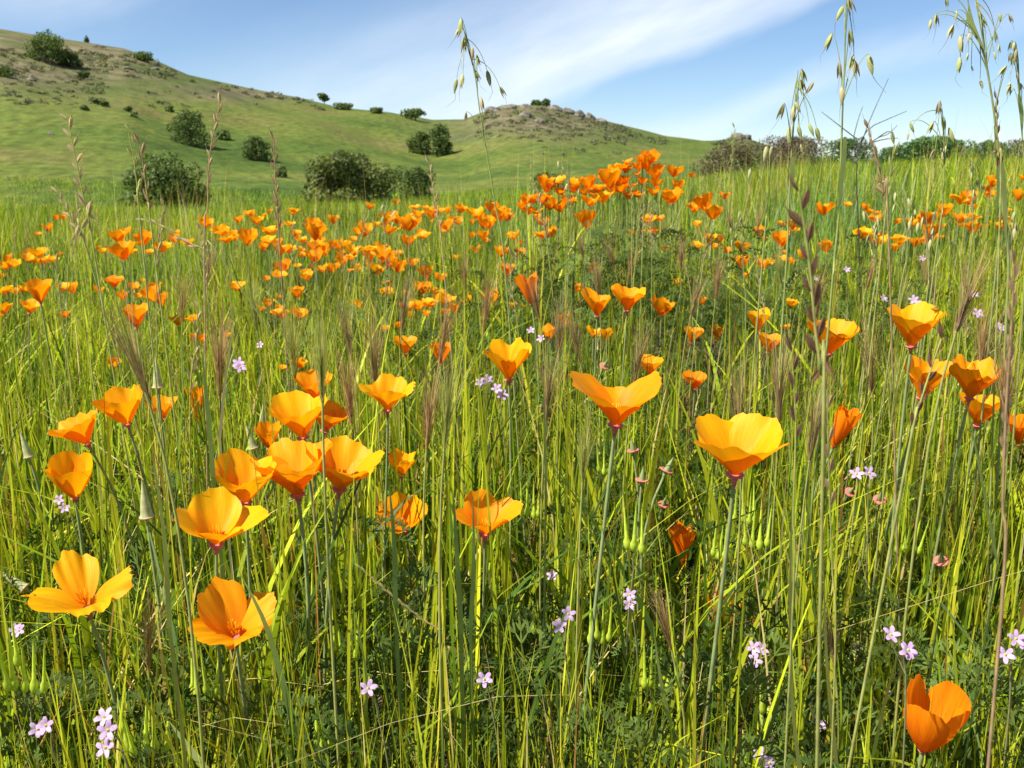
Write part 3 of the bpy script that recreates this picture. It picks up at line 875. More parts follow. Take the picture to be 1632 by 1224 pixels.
# smaller poppies further off: px, py, width px
SMALL = {
 'far_left': (0, 300, [(303,136,35),(225,187,35),(25,375,48),(65,362,48),(130,335,45),(190,310,58),(215,345,50),(248,342,45),(75,490,45),(25,490,58),(110,485,34),(20,580,62),
              (300,475,50),(345,478,45),(315,605,32)]),
 'left': (0, 300, [(572,233,62),(690,240,62),(592,303,84),(490,300,30),(668,265,30),(715,305,38),(775,285,62),(838,240,40),(900,262,46),(470,487,36),(590,515,34),
              (735,505,70),(700,520,40),(685,440,24),(850,635,45),(925,625,42),(925,712,32),(970,718,28),(540,835,42),(1125,470,56)]),
 'drift': (0, 300, [(980,165,46),(1060,205,58),(1030,198,36),(1085,248,58),(1120,232,40),(1180,235,60),(1140,150,32),(1183,120,30),(1230,155,48),(1290,110,18),(1405,108,40),(1385,172,38),
              (1285,205,58),(1285,250,58),(1250,288,28),(1410,215,42),(1497,170,46),(1505,207,66),(1445,250,40),(1590,150,34),(1500,275,56),(1540,290,46),(1585,270,36),(1340,295,52),(1378,292,50),(1620,270,38),
              (1440,320,36),(1510,325,58),(1625,345,34),(1358,372,52),(1330,415,52),(1425,372,28),(1470,420,48),(1545,385,42),(1590,380,42),(1425,500,50),(1320,595,42),(1285,550,36),(1425,600,60),(1350,858,34),(1430,845,58)]),
 'drift2': (544, 220, [(20,510,46),(60,540,58),(50,572,40),(125,535,60),(135,565,48),(205,555,62),(225,585,46),(10,585,44),(165,630,56),(215,605,42),(270,610,52),(410,640,52),(470,665,44),(548,570,32),(215,738,46),
              (380,720,56),(405,712,40),(370,800,60),(330,805,42),(405,790,52),(500,780,70),(480,770,50),(545,810,36),(600,775,36),(710,765,56),(820,800,32),(75,800,38),(280,895,28),(215,910,32)]),
 'crest': (544, 220, [(132,327,32),(352,333,40),(370,365,42),(440,360,50),(475,348,34),(508,345,28),(568,340,40),(530,388,32),(210,385,52),(245,378,40),(320,408,74),(225,440,60),(165,412,34),(75,450,44),(108,440,50),(395,468,52),
              (503,418,46),(648,360,60),(710,328,46),(680,402,50),(710,410,50),(680,462,46),(755,370,48),(790,375,44),(623,465,26),(828,467,50),(965,462,66),(765,545,50),(855,550,38),(958,400,46)]),
 'mound': (544, 220, [(890,350,38),(937,352,42),(865,325,36),(885,295,46),(920,295,48),(955,292,44),(1045,330,52),(1000,320,52),(978,230,60),(1040,205,58),(1055,255,44),(1120,215,52),(1110,240,44),(1185,210,62),(1235,240,60),(1290,195,70),
              (1322,146,66),(1360,150,44),(1412,172,30),(1470,95,62),(1462,125,48),(1425,135,36),(1508,165,52),(1588,160,56),(1500,212,46),(1487,258,46),(1610,228,40),(1590,278,66),(1335,235,56),(1385,230,46),(1420,272,46),
              (1195,300,64),(1255,285,66),(1100,305,52),(1165,255,50),(1215,265,48),(1175,390,66),(1473,390,46),(1380,448,22),(1545,530,34),(1075,300,40),(1300,250,46),(1370,275,40)]),
 'behind': (544, 220, [(1075,870,52),(1000,930,56),(1205,930,58),(1270,938,40),(1530,810,80),(1120,715,38),(1200,620,50),(1600,685,38)]),
 'right_mid': (1088, 220, [(60,335,46),(110,308,64),(145,358,64),(70,412,34),(130,478,54),(180,480,38),(65,518,46),(155,515,38),(205,535,32),(365,448,42),(475,412,40),(525,415,46),(530,440,36),(480,485,56),(280,520,58),(285,592,56),(385,603,46),(415,606,42),
              (470,580,46),(515,590,34),(690,518,46),(570,560,36),(675,340,58),(785,318,32),(870,330,28),(930,388,42),(95,780,28),(520,790,42),(495,905,34)]),
 'right_far': (1088, 220, [(860,460,62),(915,485,52),(945,490,52),(1038,490,54),(1015,525,30),(1095,405,44),(1130,400,40),(1170,380,58),(1175,450,54),(1180,480,46),(1225,430,42),(1325,298,50),(1370,290,50),(1250,345,46),(1320,385,46),(1390,380,44),(1393,428,46),
              (1393,330,34),(1480,210,46),(1467,240,36),(1467,272,36),(1540,345,34),(1545,385,34),(1535,420,48),(1605,275,48),(1625,190,30),(1625,270,30),(1445,425,28)]),
}
LAB = {
 'far_left': ('small orange poppy in the patch at the far left edge of the meadow', 'poppies in the far left patch'),
 'left': ('small poppy scattered between the far left patch and the wide drift', 'poppies scattered left of the drift'),
 'drift': ('small orange poppy in the wide drift left of centre below the oaks', 'poppies of the wide drift, left part'),
 'drift2': ('small orange poppy in the trailing lower end of the drift near centre', 'poppies of the drift, lower end'),
 'crest': ('small orange poppy in the strip leading from the oaks to the mound', 'poppies in the strip left of the mound'),
 'mound': ('orange poppy crowding the top of the dark green mound', 'poppies on the mound'),
 'behind': ('small poppy glimpsed between grass stems just below the mound', 'poppies between the mound and the near cups'),
 'right_mid': ('small orange poppy in the loose scatter right of the mound', 'poppies scattered right of the mound'),
 'right_far': ('small orange poppy in the far right patches among tall oats', 'poppies in the far right patches'),
}
PROTO = []
for k in range(8):
    ph = [(46, 22), (52, 30), (40, 48), (40, 16), (56, 14), (50, 34), (54, 50), (44, 26)][k]
    p0, p1 = math.radians(ph[0]), math.radians(ph[1])
    rim = 2 * (.06 + (math.cos(p0) - math.cos(p1)) / (p1 - p0)); L = 1 / rim
    hz = (math.sin(p1) - math.sin(p0)) / (p1 - p0) * L
    mats = [o_, y_, y_, o_, o_, y_, y_, o_][k]
    PROTO.append(([petal(L * (0.94 + .04 * j), 1.2 * L * rim * .5 * math.pi / 2, p0 + .05 * math.sin(j * 2 + k), p1 + .18 * math.sin(j * 3 + k), L * .065, 1.0, 500 + k * 4 + j, 10, 8, 2.3, M[mats]) for j in range(4)], hz))
_g = Geo(); _g.tube([(0, 0, 0), (.03, .01, .35), (.02, -.02, .7), (0, 0, 1)], [1, 1, .9, .9], (1, 1, 1), 5)
STEM1 = _g.mesh('stem', M['stem'])
FAR_P = []
_k = 0
for key, (ox, oy, lst) in SMALL.items():
    for (zx, zy, zw) in lst:
        _k += 1
        r = random.Random(_k)
        px, py, w = ox + zx / 3, oy + zy / 3, zw / 3 * 1.48
        D = r.uniform(.056, .066)
        d = D * FPX / w
        # the ground must carry it: keep the flower 0.16-0.5 m above the soil
        for _ in range(30):
            p = at(px, py, d); z = p.z - H(p.x, p.y)
            if z > .50: d *= 1.06
            elif z < .17: d *= .955
            else: break
        if key == 'mound': d = min(max(d, 2.0), 3.1)
        p = at(px, py, d)
        size = w * d / FPX
        gz = H(p.x, p.y)
        root = thing('poppy', LAB[key][0], 'poppy', Vector((p.x, p.y + .01, gz)), LAB[key][1])
        ms, hz = PROTO[r.randrange(8)]
        mx = Matrix.Translation(-root.location) @ axis_matrix(p - Vector((0, 0, hz * size * .5)), r.uniform(-4, 14), r.uniform(-14, 14), r.uniform(0, 6.28), size)
        for k in range(4):
            link('petal', ms[k], root, mat4=mx @ Matrix.Rotation(math.pi / 2 * k, 4, 'Z'))
        hh = p.z - hz * size * .5 - gz
        st = link('stem', STEM1, root)
        st.location = (0, -.01, 0); st.scale = (.0014, .0014, max(hh, .05)); st.scale = (.0015, .0015, max(hh, .05))
        HERO.append((px, py, max(w * .6, 8), d)); POS.append((root, px, py))
        FAR_P.append((p.x, p.y, gz))

def poppy_drift():
    """the hundred or so blooms too small and crowded to tell apart between the individual poppies"""
    r = np.random.default_rng(19)
    Vs, Fs, UVs, n0 = [], [], [], 0
    cache = []; sg = Geo()
    for ms, hz in PROTO:
        pv = []
        for j, me in enumerate(ms):
            v = np.empty(len(me.vertices) * 3, np.float32); me.vertices.foreach_get('co', v); v = v.reshape(-1, 3)
            f = np.empty(len(me.loops), np.int32); me.loops.foreach_get('vertex_index', f); f = f.reshape(-1, 4)
            uv = np.empty(len(me.loops) * 2, np.float32); me.uv_layers[0].data.foreach_get('uv', uv)
            uvv = np.zeros((len(v), 2), np.float32); uvv[f.ravel()] = uv.reshape(-1, 2)
            a = math.pi / 2 * j; R = np.array([[math.cos(a), -math.sin(a), 0], [math.sin(a), math.cos(a), 0], [0, 0, 1]])
            pv.append((v @ R.T, f, uvv))
        cache.append((pv, hz))
    for key, cnt in (('drift', 40), ('drift2', 30), ('crest', 34), ('mound', 30), ('far_left', 14), ('left', 10), ('right_mid', 12), ('right_far', 22)):
        ox, oy, lst = SMALL[key]
        for _ in range(cnt):
            zx, zy, zw = lst[r.integers(0, len(lst))]
            px, py = ox + zx / 3 + r.normal(0, 20), oy + zy / 3 + r.normal(0, 9); w = zw / 3 * r.uniform(.75, 1.1)
            d = .06 * FPX / w
            for _k in range(30):
                p = at(px, py, d); z = p.z - H(p.x, p.y)
                if z > .50: d *= 1.06
                elif z < .17: d *= .955
                else: break
            if key == 'mound': d = min(max(d, 2.0), 3.1)
            p = at(px, py, d); size = w * d / FPX
            pv, hz = cache[r.integers(0, 8)]
            mx = np.array(axis_matrix(p - Vector((0, 0, hz * size * .5)), r.uniform(-4, 14), r.uniform(-14, 14), r.uniform(0, 6.28), size))
            for v, f, uvv in pv:
                Vs.append(v @ mx[:3, :3].T + mx[:3, 3]); Fs.append(f + n0); UVs.append(uvv); n0 += len(v)
            b = np.array(p) - np.array([0, 0, hz * size * .5]); q = np.array([p.x, p.y + .01, H(p.x, p.y + .01)])
            sg.tube(bez(b, b * .5 + q * .5 + np.array([.006, 0, 0]), q, 4), [.0013] * 4, (1, 1, 1), 4)
            HERO.append((px, py, max(w * .5, 6), d)); FAR_P.append(tuple(q))
    o = link('poppy_drift', mesh_np('poppy_drift', np.concatenate(Vs), np.concatenate(Fs), None, True, np.concatenate(UVs), M['petal']))
    o['kind'] = 'stuff'; o['label'] = 'crowded small orange poppy blooms massed between the distant poppies'; o['category'] = 'poppies'
    link('stems', sg.mesh('stems', M['stem']), o)


poppy_drift()

# ------------------------------------------------------------------ poppy buds and spent receptacles
BUD = lathe([(.0003, -.006), (.0016, -.004), (.0026, -.001), (.0062, .0002), (.0058, .0012), (.0052, .006), (.0043, .013), (.0028, .022), (.0012, .031), (.0002, .038)], 10, (1, 1, 1)).mesh('bud_cap', M['pod'])
BUDRIM = lathe([(.0058, -.0006), (.0070, .0000), (.0070, .0008), (.0056, .0012)], 12, (1, 1, 1)).mesh('bud_rim', leafy('bud_rim', (.6, .42, .3), var=.2, vscale=200))
SEED = lathe([(.0003, -.008), (.0018, -.006), (.0030, -.001), (.0034, .002), (.0026, .007), (.0013, .012), (.0002, .017)], 10, (1, 1, 1)).mesh('seed_cone', M['stem'])
DISC = lathe([(.002, -.001), (.0070, .0), (.0078, .0012), (.0066, .0018), (.003, .0010)], 12, (1, 1, 1)).mesh('rim_disc', M['rim'])


def bud(px, py, h, z, label, tr=0, tc=0, spent=False, s=1.0, seed=0):
    real = (.036 if not spent else .022) * s
    d = real * FPX / h
    b = at(px, py + h * .5, d)
    root = thing('poppy_seed_head' if spent else 'poppy_bud', label, 'seed head' if spent else 'bud', Vector((b.x + .01, b.y + .015, H(b.x + .01, b.y + .015))))
    mx = Matrix.Translation(-root.location) @ axis_matrix(b, tc, tr, 0, s)
    if spent:
        link('seed_cone', SEED, root, mat4=mx); link('rim_disc', DISC, root, mat4=mx)
    else:
        link('bud_rim', BUDRIM, link('bud_cap', BUD, root, mat4=mx))
    ax = Vector((math.tan(math.radians(tr)), -math.tan(math.radians(tc)), 1)).normalized()
    plant_stem(b - ax * .004 * s, ax, root, .0014, seed=seed)
    HERO.append((px, py, h * .4, d))


for i, a in enumerate([
    (234, 793, 62, .3, 'tall pale pointed bud standing alone above the open bowl poppy', -2, 0, False),
    (418, 658, 34, .3, 'brownish pointed bud behind the small cup left of the twin poppies', 6, 0, False),
    (404, 692, 44, .3, 'pale green bud left of the small poppy cup', -14, 0, False),
    (252, 592, 50, .3, 'slim upright bud in the grass above the left cups', 0, 0, False),
    (40, 912, 52, .3, 'curved grey green bud at the left shoulder of the wide open poppy', -52, 0, False),
    (134, 884, 40, .3, 'bud pointing left just above the wide open poppy', -58, 0, False),
    (90, 1030, 50, .2, 'fat grey green bud hanging below the wide open poppy', 24, 0, False),
    (216, 902, 40, .3, 'rounded green bud between the wide open poppy and the bowl', -6, 20, False),
    (46, 706, 44, .3, 'green bud with a pale collar at the left edge', -12, 0, False),
    (1009, 704, 30, .3, 'green seed cone with pink collar under the V shaped poppy', -10, 0, True),
    (1023, 750, 32, .3, 'green seed cone with pink collar between grass stems at centre right', 4, 0, True),
    (1062, 734, 34, .3, 'slanted green seed cone with a thin collar beside another', 24, 0, True),
    (1057, 792, 26, .3, 'spent pink collar without petals below the seed cones', 10, 24, True),
    (963, 572, 24, .3, 'curled pink spent collar above the V shaped poppy', 20, 30, True),
    (1500, 878, 34, .3, 'spent poppy collar on a long slanting stem at right', -16, 24, True),
    (1355, 772, 26, .3, 'flat pink spent collar right of the largest funnel', 6, 40, True),
    (1402, 782, 30, .3, 'dry tan cupped seed collar beside purple flowers at right', -8, 30, True),
    (290, 880, 24, .3, 'brown withered collar left under the open bowl poppy', 80, 0, True),
]):
    bud(*a, seed=i)



def atY(px, py, Y):
    """point seen at a photo pixel, at ground distance Y"""
    k = ray(px, py)
    return CAM + k * (Y / k.y)


def ground_pt(x, y): return Vector((x, y, H(x, y)))


# ------------------------------------------------------------------ wild oats
OATC = [(.36, .40, .15), (.42, .42, .20), (.30, .33, .11), (.46, .40, .22)]


def glume(g, tip, side, nrm, L, W, open_, c):
    """one boat shaped glume hanging along -Z from the origin"""
    t = np.linspace(0, 1, 7)
    prof = np.sin(np.pi * t ** .75) ** .9 * W + .0002
    out = open_ * L * t ** 1.8
    C_ = np.stack([0 * t, 0 * t, -L * t], -1) + nrm * (out + .0010 * np.sin(np.pi * t))[:, None]
    mid = C_ + nrm * (prof * .38)[:, None]
    V = np.stack([C_ - side * prof[:, None] / 2, mid, C_ + side * prof[:, None] / 2], 1)
    F = []
    for i in range(6):
        b = 3 * i
        F += [(b, b + 1, b + 4, b + 3), (b + 1, b + 2, b + 5, b + 4)]
    g.add(V, F, c)


def spikelet_mesh(seed):
    r = np.random.default_rng(seed)
    g = Geo()
    c = np.array(OATC[seed % 4])
    sx = np.array([1., 0, 0]); sy = np.array([0, 1., 0])
    L = .023
    glume(g, None, sx, sy, L, .0058, .10 + .05 * r.uniform(), c)
    glume(g, None, sx, -sy, L * .96, .0055, .12 + .08 * r.uniform(), c * .9)
    glume(g, None, sy, sx * .4, L * .78, .0034, .05, (.30, .24, .11))
    g.tube([(0, 0, -.008), (.0008, .0, -.020), (.0030 * r.uniform(-1, 1), .002, -.030), (.010 * r.uniform(-1, 1), .004, -.043)], [.00035, .0003, .00025, .0001], (.22, .17, .09), 4)
    return g.mesh('spikelet', M['plant'])


SPK = [spikelet_mesh(i) for i in range(6)]


def oat(label, Y, stem, spk, blades_=(), rad=.0009, c=(.30, .36, .11), group=None, seed=0, scale=1.0):
    """stem: photo pixels top to bottom; spk: (px, py top, px, py tip) of each hanging spikelet"""
    r = random.Random(seed)
    P = [np.array(atY(x, y, Y)) for x, y in stem]
    last = P[-1]
    k = (P[-1] - P[-2]); k = k / max(abs(k[2]), 1e-4)
    gx = last[0] + k[0] * max(0, last[2]) * .5
    gp = np.array(ground_pt(gx, Y + .02))
    root = thing('wild_oat', label, 'wild oat', Vector(gp), group)
    if group: POS.append((root, stem[0][0], stem[0][1]))
    pts = spline(P + [gp], 26)
    g = Geo(); n = len(pts)
    g.tube(pts - gp, np.linspace(rad * .4, rad * 1.25, n), c, 6)
    link('stem', g.mesh('stem', M['plant']), root)
    for i, s in enumerate(spk):
        x0, y0, x1, y1 = s[:4]
        dy = r.uniform(-.02, .02)
        a = np.array(atY(x0, y0, Y + dy)); b = np.array(atY(x1, y1, Y + dy))
        ln = np.linalg.norm(b - a)
        q = Vector((0, 0, -1)).rotation_difference(Vector(b - a))
        mx = Matrix.Translation(Vector(a - gp)) @ q.to_matrix().to_4x4() @ Matrix.Rotation(r.uniform(0, 3.1), 4, 'Z') @ Matrix.Scale(ln / .023, 4)
        # hair thin branch from the stem node below, arching over and down
        cand = pts[(pts[:, 2] > a[2] - .10)]
        node = cand[np.argmin(np.abs(np.linalg.norm(cand - a, axis=1) - .045))] if len(cand) else pts[0]
        up = max(a[2], node[2]) + .010 + .25 * abs(a[0] - node[0])
        g = Geo(); g.tube(bez(node, (node * .35 + a * .65) + np.array([0, 0, up - max(a[2], node[2])]), a, 8) - gp, np.linspace(.0005, .00028, 8), c, 4)
        br = link('branch', g.mesh('branch', M['plant']), root)
        link('spikelet', SPK[r.randrange(6)], br, mat4=mx)
    for (bp, w) in blades_:
        B = spline([np.array(atY(x, y, Y - .004)) for x, y in bp], 10) - gp
        t = np.linspace(0, 1, 10)
        g = Geo(); g.ribbon(B, w * np.clip(np.sin(np.pi * np.clip(t * .8 + .18, 0, 1)), .05, 1), np.array([.95, .3, 0]), np.array(c) * 1.15)
        link('blade', g.mesh('blade', M['grass']), root)
    return root


oat('lone tall wild oat rising against the pale cloud left of the central knoll', 1.12,
    [(737, 38), (746, 78), (757, 120), (765, 180), (775, 240), (790, 330), (806, 440)],
    [(735, 28, 733, 56), (735, 42, 725, 62), (740, 58, 738, 86), (753, 74, 753, 98), (759, 86, 764, 106), (756, 110, 765, 130), (776, 111, 782, 138), (728, 124, 724, 150), (738, 117, 734, 142), (796, 137, 806, 156), (766, 154, 770, 178), (743, 178, 742, 194)], seed=1, rad=.0010)
oat('tallest wild oat on the right with a long flag blade below its panicle', .88,
    [(1350, -12), (1347, 40), (1346, 100), (1343, 170), (1341, 230), (1338, 330), (1328, 430), (1322, 505)],
    [(1345, 8, 1331, 36), (1352, -4, 1360, 24), (1326, 52, 1314, 82), (1354, 46, 1358, 76), (1338, 97, 1337, 126), (1361, 86, 1354, 112), (1361, 94, 1367, 126), (1384, 86, 1391, 122), (1342, 137, 1341, 168)],
    [([(1347, 218), (1345, 250), (1340, 300), (1336, 342)], .0055)], seed=2, rad=.0011)
oat('shorter wild oat left of the tallest one, panicle above the brown thicket', .95,
    [(1272, 112), (1268, 150), (1265, 200), (1261, 250), (1256, 350), (1250, 470)],
    [(1277, 109, 1284, 134), (1276, 126, 1282, 152), (1297, 130, 1285, 150), (1250, 164, 1240, 192), (1265, 168, 1263, 194), (1267, 161, 1276, 180), (1258, 200, 1257, 228), (1272, 199, 1277, 222), (1289, 196, 1297, 218), (1301, 202, 1306, 226), (1275, 228, 1280, 244)],
    [([(1262, 250), (1263, 275), (1260, 312)], .0055)], seed=3)
oat('small wild oat with drooping spikelets between the two tall right oats', 1.05,
    [(1497, 162), (1502, 200), (1505, 240), (1502, 330), (1490, 420)],
    [(1498, 160, 1493, 184), (1503, 184, 1505, 208), (1512, 203, 1520, 228), (1488, 193, 1478, 214), (1450, 195, 1457, 212), (1448, 210, 1446, 224), (1508, 232, 1501, 254), (1491, 236, 1483, 256)], seed=4)
oat('leaning wild oat with the thick folded blade at the top right', .92,
    [(1540, -10), (1550, 32), (1566, 78), (1580, 150), (1590, 230), (1598, 330), (1606, 470)],
    [(1530, 56, 1532, 86), (1530, 90, 1527, 118), (1520, 38, 1510, 64), (1525, 16, 1523, 34), (1545, 52, 1542, 70), (1543, 84, 1540, 98), (1492, 22, 1492, 46), (1484, 30, 1481, 48), (1508, -6, 1510, 12), (1548, 104, 1551, 114), (1562, 126, 1566, 142)],
    [([(1542, 20), (1552, 48), (1569, 80)], .008), ([(1590, 225), (1600, 300), (1604, 400)], .007)], seed=5, rad=.0012)
oat('upright wild oat beside the leaning one at the top right', .97,
    [(1554, -8), (1562, 40), (1574, 110), (1586, 190), (1594, 280), (1590, 400)],
    [(1556, 0, 1560, 20), (1560, 16, 1564, 36), (1566, 30, 1571, 44), (1594, 20, 1594, 36), (1608, 22, 1614, 38), (1586, 50, 1589, 68), (1592, 70, 1592, 86), (1584, 82, 1587, 96), (1605, 104, 1590, 124), (1601, 106, 1598, 120)],
    [([(1586, 200), (1592, 270), (1588, 350)], .006)], seed=6)
oat('rightmost wild oat cut by the right edge of the picture', .98,
    [(1618, 70), (1622, 120), (1626, 180), (1632, 260), (1636, 400)],
    [(1612, 64, 1608, 82), (1617, 66, 1614, 82), (1610, 84, 1609, 100), (1620, 78, 1613, 106), (1621, 114, 1622, 128), (1610, 130, 1606, 154), (1614, 140, 1608, 152), (1626, 132, 1630, 146)],
    [([(1624, 150), (1628, 180), (1629, 215)], .006)], seed=7)
oat('short wild oat with two pale spikelets above the tan thicket', 1.0, [(1228, 232), (1226, 270), (1222, 340), (1214, 430)],
    [(1222, 232, 1217, 258), (1231, 232, 1224, 254), (1196, 268, 1192, 288)], seed=8)
for i, (x, y, Y) in enumerate([(1392, 330, 1.2), (1440, 300, 1.3), (1545, 250, 1.25), (1180, 330, 1.5), (905, 250, 1.9), (610, 320, 1.9), (1475, 330, 1.2), (1605, 330, 1.1)]):
    r = random.Random(i + 90)
    oat('low wild oat with drooping pale spikelets among the right hand grass' if x > 1000 else 'low wild oat left of the mound poppies', Y,
        [(x, y), (x + 3, y + 40), (x + 5, y + 110), (x + r.uniform(-10, 10), y + 180)],
        (lambda L_: [(a_, y + 6 + 9 * k, a_ + r.uniform(-5, 5), y + 6 + 9 * k + 22 / Y) for k, a_ in enumerate(L_)])([x + r.uniform(-20, 20) for _ in range(6)]), seed=20 + i,
        group='low wild oats among the right hand grass' if x > 1000 else 'low wild oats left of the mound', c=(.32, .34, .13))

# ------------------------------------------------------------------ brome and rye grass stalks


def rye_spk(seed):
    g = Geo()
    for k, s in enumerate((-1, 1, 0)):
        L = .013; t = np.linspace(0, 1, 5)
        C_ = np.stack([s * .0012 * np.sin(np.pi * t * .8), 0 * t, L * t * (1 - .15 * abs(s))], -1)
        g.ribbon(C_, .0019 * np.sin(np.pi * np.clip(t * .9 + .08, 0, 1)) + .0002, np.array([.8, .6, 0]) if k else np.array([.6, -.8, 0]), (1, 1, 1))
    g.tube([(0, 0, .011), (0.0005, 0, .018)], [.0003, .0001], (1, 1, 1), 3)
    return g


def rye_mats(name, c): return leafy(name, c, trans=.3, var=.25, vscale=120)


RYM = {'straw': rye_mats('rye_straw', (.50, .40, .22)), 'green': rye_mats('rye_green', (.38, .40, .12)), 'brown': rye_mats('rye_brown', (.20, .11, .065)), 'pink': rye_mats('rye_tan', (.40, .28, .15))}


def recol(g, mat): return g.mesh('spikelet', mat)


RSP = {k: rye_spk(0).mesh('spikelet', m) for k, m in RYM.items()}


def rye(label, Y, stem, n, span, kind='straw', rad=.0008, s=1.0, tilt=18, group=None, seed=0, skind=None):
    r = random.Random(seed)
    P = [np.array(atY(x, y, Y)) for x, y in stem]
    last = P[-1]
    k = (P[-1] - P[-2]); k = k / max(abs(k[2]), 1e-4)
    gx = last[0] + k[0] * max(0, last[2]) * .6
    gp = np.array(ground_pt(gx, Y + .015))
    root = thing('rye_stalk', label, 'grass stalk', Vector(gp), group)
    if group: POS.append((root, stem[0][0], stem[0][1]))
    pts = spline(P + [gp], 30)
    g = Geo(); g.tube(pts - gp, np.linspace(rad * .5, rad * 1.3, len(pts)), (1, 1, 1), 5)
    link('stem', g.mesh('stem', RYM[skind or kind]), root)
    seg = np.linalg.norm(np.diff(pts, axis=0), axis=1); cum = np.concatenate([[0], np.cumsum(seg)])
    for i in range(n):
        a = span * (i / n) ** .95
        p = np.array([np.interp(a, cum, pts[:, j]) for j in range(3)])
        p2 = np.array([np.interp(a + .004, cum, pts[:, j]) for j in range(3)])
        q = Vector((0, 0, 1)).rotation_difference(Vector(p - p2))
        sgn = 1 if i % 2 else -1
        mx = Matrix.Translation(Vector(p - gp)) @ q.to_matrix().to_4x4() @ Matrix.Rotation(math.radians(sgn * tilt * r.uniform(.6, 1.4)), 4, 'Y') @ Matrix.Rotation(r.uniform(-.6, .6), 4, 'Z') @ Matrix.Scale(s * r.uniform(.8, 1.15), 4)
        link('spikelet', RSP[kind], root, mat4=mx)
    return root


rye('pale straw stalk with sparse spikelets crossing in front of the hillside oak', 1.0, [(350, 165), (340, 215), (333, 260), (331, 330), (326, 430)], 11, .10, 'straw', seed=1, skind='pink')
rye('bushy pale seed stalk left of the biggest oak, leaning right at its foot', 1.0, [(108, 192), (118, 240), (128, 290), (140, 345), (150, 400)], 16, .13, 'straw', s=1.15, tilt=30, seed=2, skind='green')
rye('thin drooping seed stalk forking left beside the bushy pale one', 1.05, [(92, 308), (110, 340), (128, 375), (142, 410)], 10, .07, 'straw', tilt=26, seed=3, skind='green')
rye('green spike in front of the left edge of the biggest oak', 1.0, [(205, 212), (214, 260), (220, 310), (226, 380)], 9, .10, 'green', seed=4)
rye('brownish spike in front of the middle of the biggest oak', 1.0, [(223, 230), (229, 270), (237, 330), (246, 400)], 10, .09, 'pink', seed=5, skind='green')
rye('pinkish spike standing left of the wide olive oak', 1.15, [(436, 222), (438, 270), (442, 330), (446, 400)], 14, .12, 'pink', seed=6)
rye('bent straw stalk arching over poppies below the biggest oak', 1.1, [(233, 351), (262, 362), (295, 385), (330, 400), (372, 440)], 9, .10, 'straw', seed=7, skind='green')
rye('big dark brown blurred seed spike close to the lens on the right', .36, [(1273, 305), (1283, 370), (1292, 440), (1299, 520), (1308, 600), (1312, 700)], 14, .088, 'brown', rad=.0007, s=.78, tilt=24, seed=8, skind='green')
rye('thick brown stalk close to the lens along the right edge', .38, [(1616, 420), (1612, 520), (1604, 640), (1598, 800), (1594, 1000)], 16, .09, 'pink', rad=.0007, s=.62, tilt=9, seed=9)
rye('reddish stalk pointing up into the sky right of the tallest oat', .85, [(1384, 205), (1396, 250), (1408, 310), (1416, 370)], 11, .09, 'pink', s=.8, tilt=8, seed=10)
rye('green seed stalk right of the reddish one against the tree row', .95, [(1425, 230), (1420, 270), (1412, 330), (1405, 400)], 9, .09, 'green', seed=11)
rye('tall dark spike against the sky inside the right oat cluster', .9, [(1588, 158), (1589, 200), (1590, 250), (1594, 330)], 14, .085, 'brown', s=.7, tilt=10, seed=12, skind='green')
rye('blurred brown green stem close to the lens right of the largest funnel', .42, [(1262, 560), (1268, 680), (1264, 820), (1262, 1000)], 6, .05, 'brown', rad=.0005, s=.7, seed=13, skind='green')
rye('second blurred stem close to the lens on the right side', .45, [(1318, 620), (1321, 760), (1326, 900), (1330, 1080)], 8, .07, 'pink', rad=.0005, s=.7, seed=14, skind='green')
rye('thin brown stalk with a nodding seed tip before the right poppy pair', .5, [(1500, 540), (1480, 600), (1462, 660), (1440, 760)], 9, .07, 'brown', s=.75, seed=15, skind='green')
rye('long slanting seedy stalk low in the grass at centre', .72, [(574, 905), (620, 945), (670, 985), (730, 1040)], 16, .08, 'green', s=.55, tilt=8, seed=16, skind='pink')
rye('pale seed stalk in front of the hill above the strip of poppies', 1.3, [(685, 262), (690, 300), (698, 350), (706, 410)], 10, .10, 'straw', seed=17)
for i in range(56):
    r = random.Random(700 + i)
    Y = r.uniform(1.0, 3.6)
    x = r.uniform(10, 1622)
    hgt = r.uniform(.40, .54)
    t_, _ = te(x, 265)
    zt = H(t_ * Y, Y) + hgt
    e = (zt - CAM.z) / Y
    py = 265 - e * FPX * 1.03
    ln = r.uniform(-20, 20)
    side = 'left' if x < 560 else ('middle' if x < 1090 else 'right')
    if any((x - hx) ** 2 + (py + 30 - hy) ** 2 < (hr + 12) ** 2 and hr > 18 for hx, hy, hr, _ in HERO): continue
    rye('thin grass stalk with a slim seed head rising from the %s of the meadow' % side, Y, [(x, py), (x + ln * .3, py + 60 / Y), (x + ln, py + 170 / Y)], r.randint(8, 13), r.uniform(.07, .11),
        r.choice(['straw', 'green', 'green', 'pink', 'straw']), s=r.uniform(.8, 1.1), seed=i, skind='green', group='slim seed stalks in the %s meadow' % side)

# ------------------------------------------------------------------ foxtail brushes


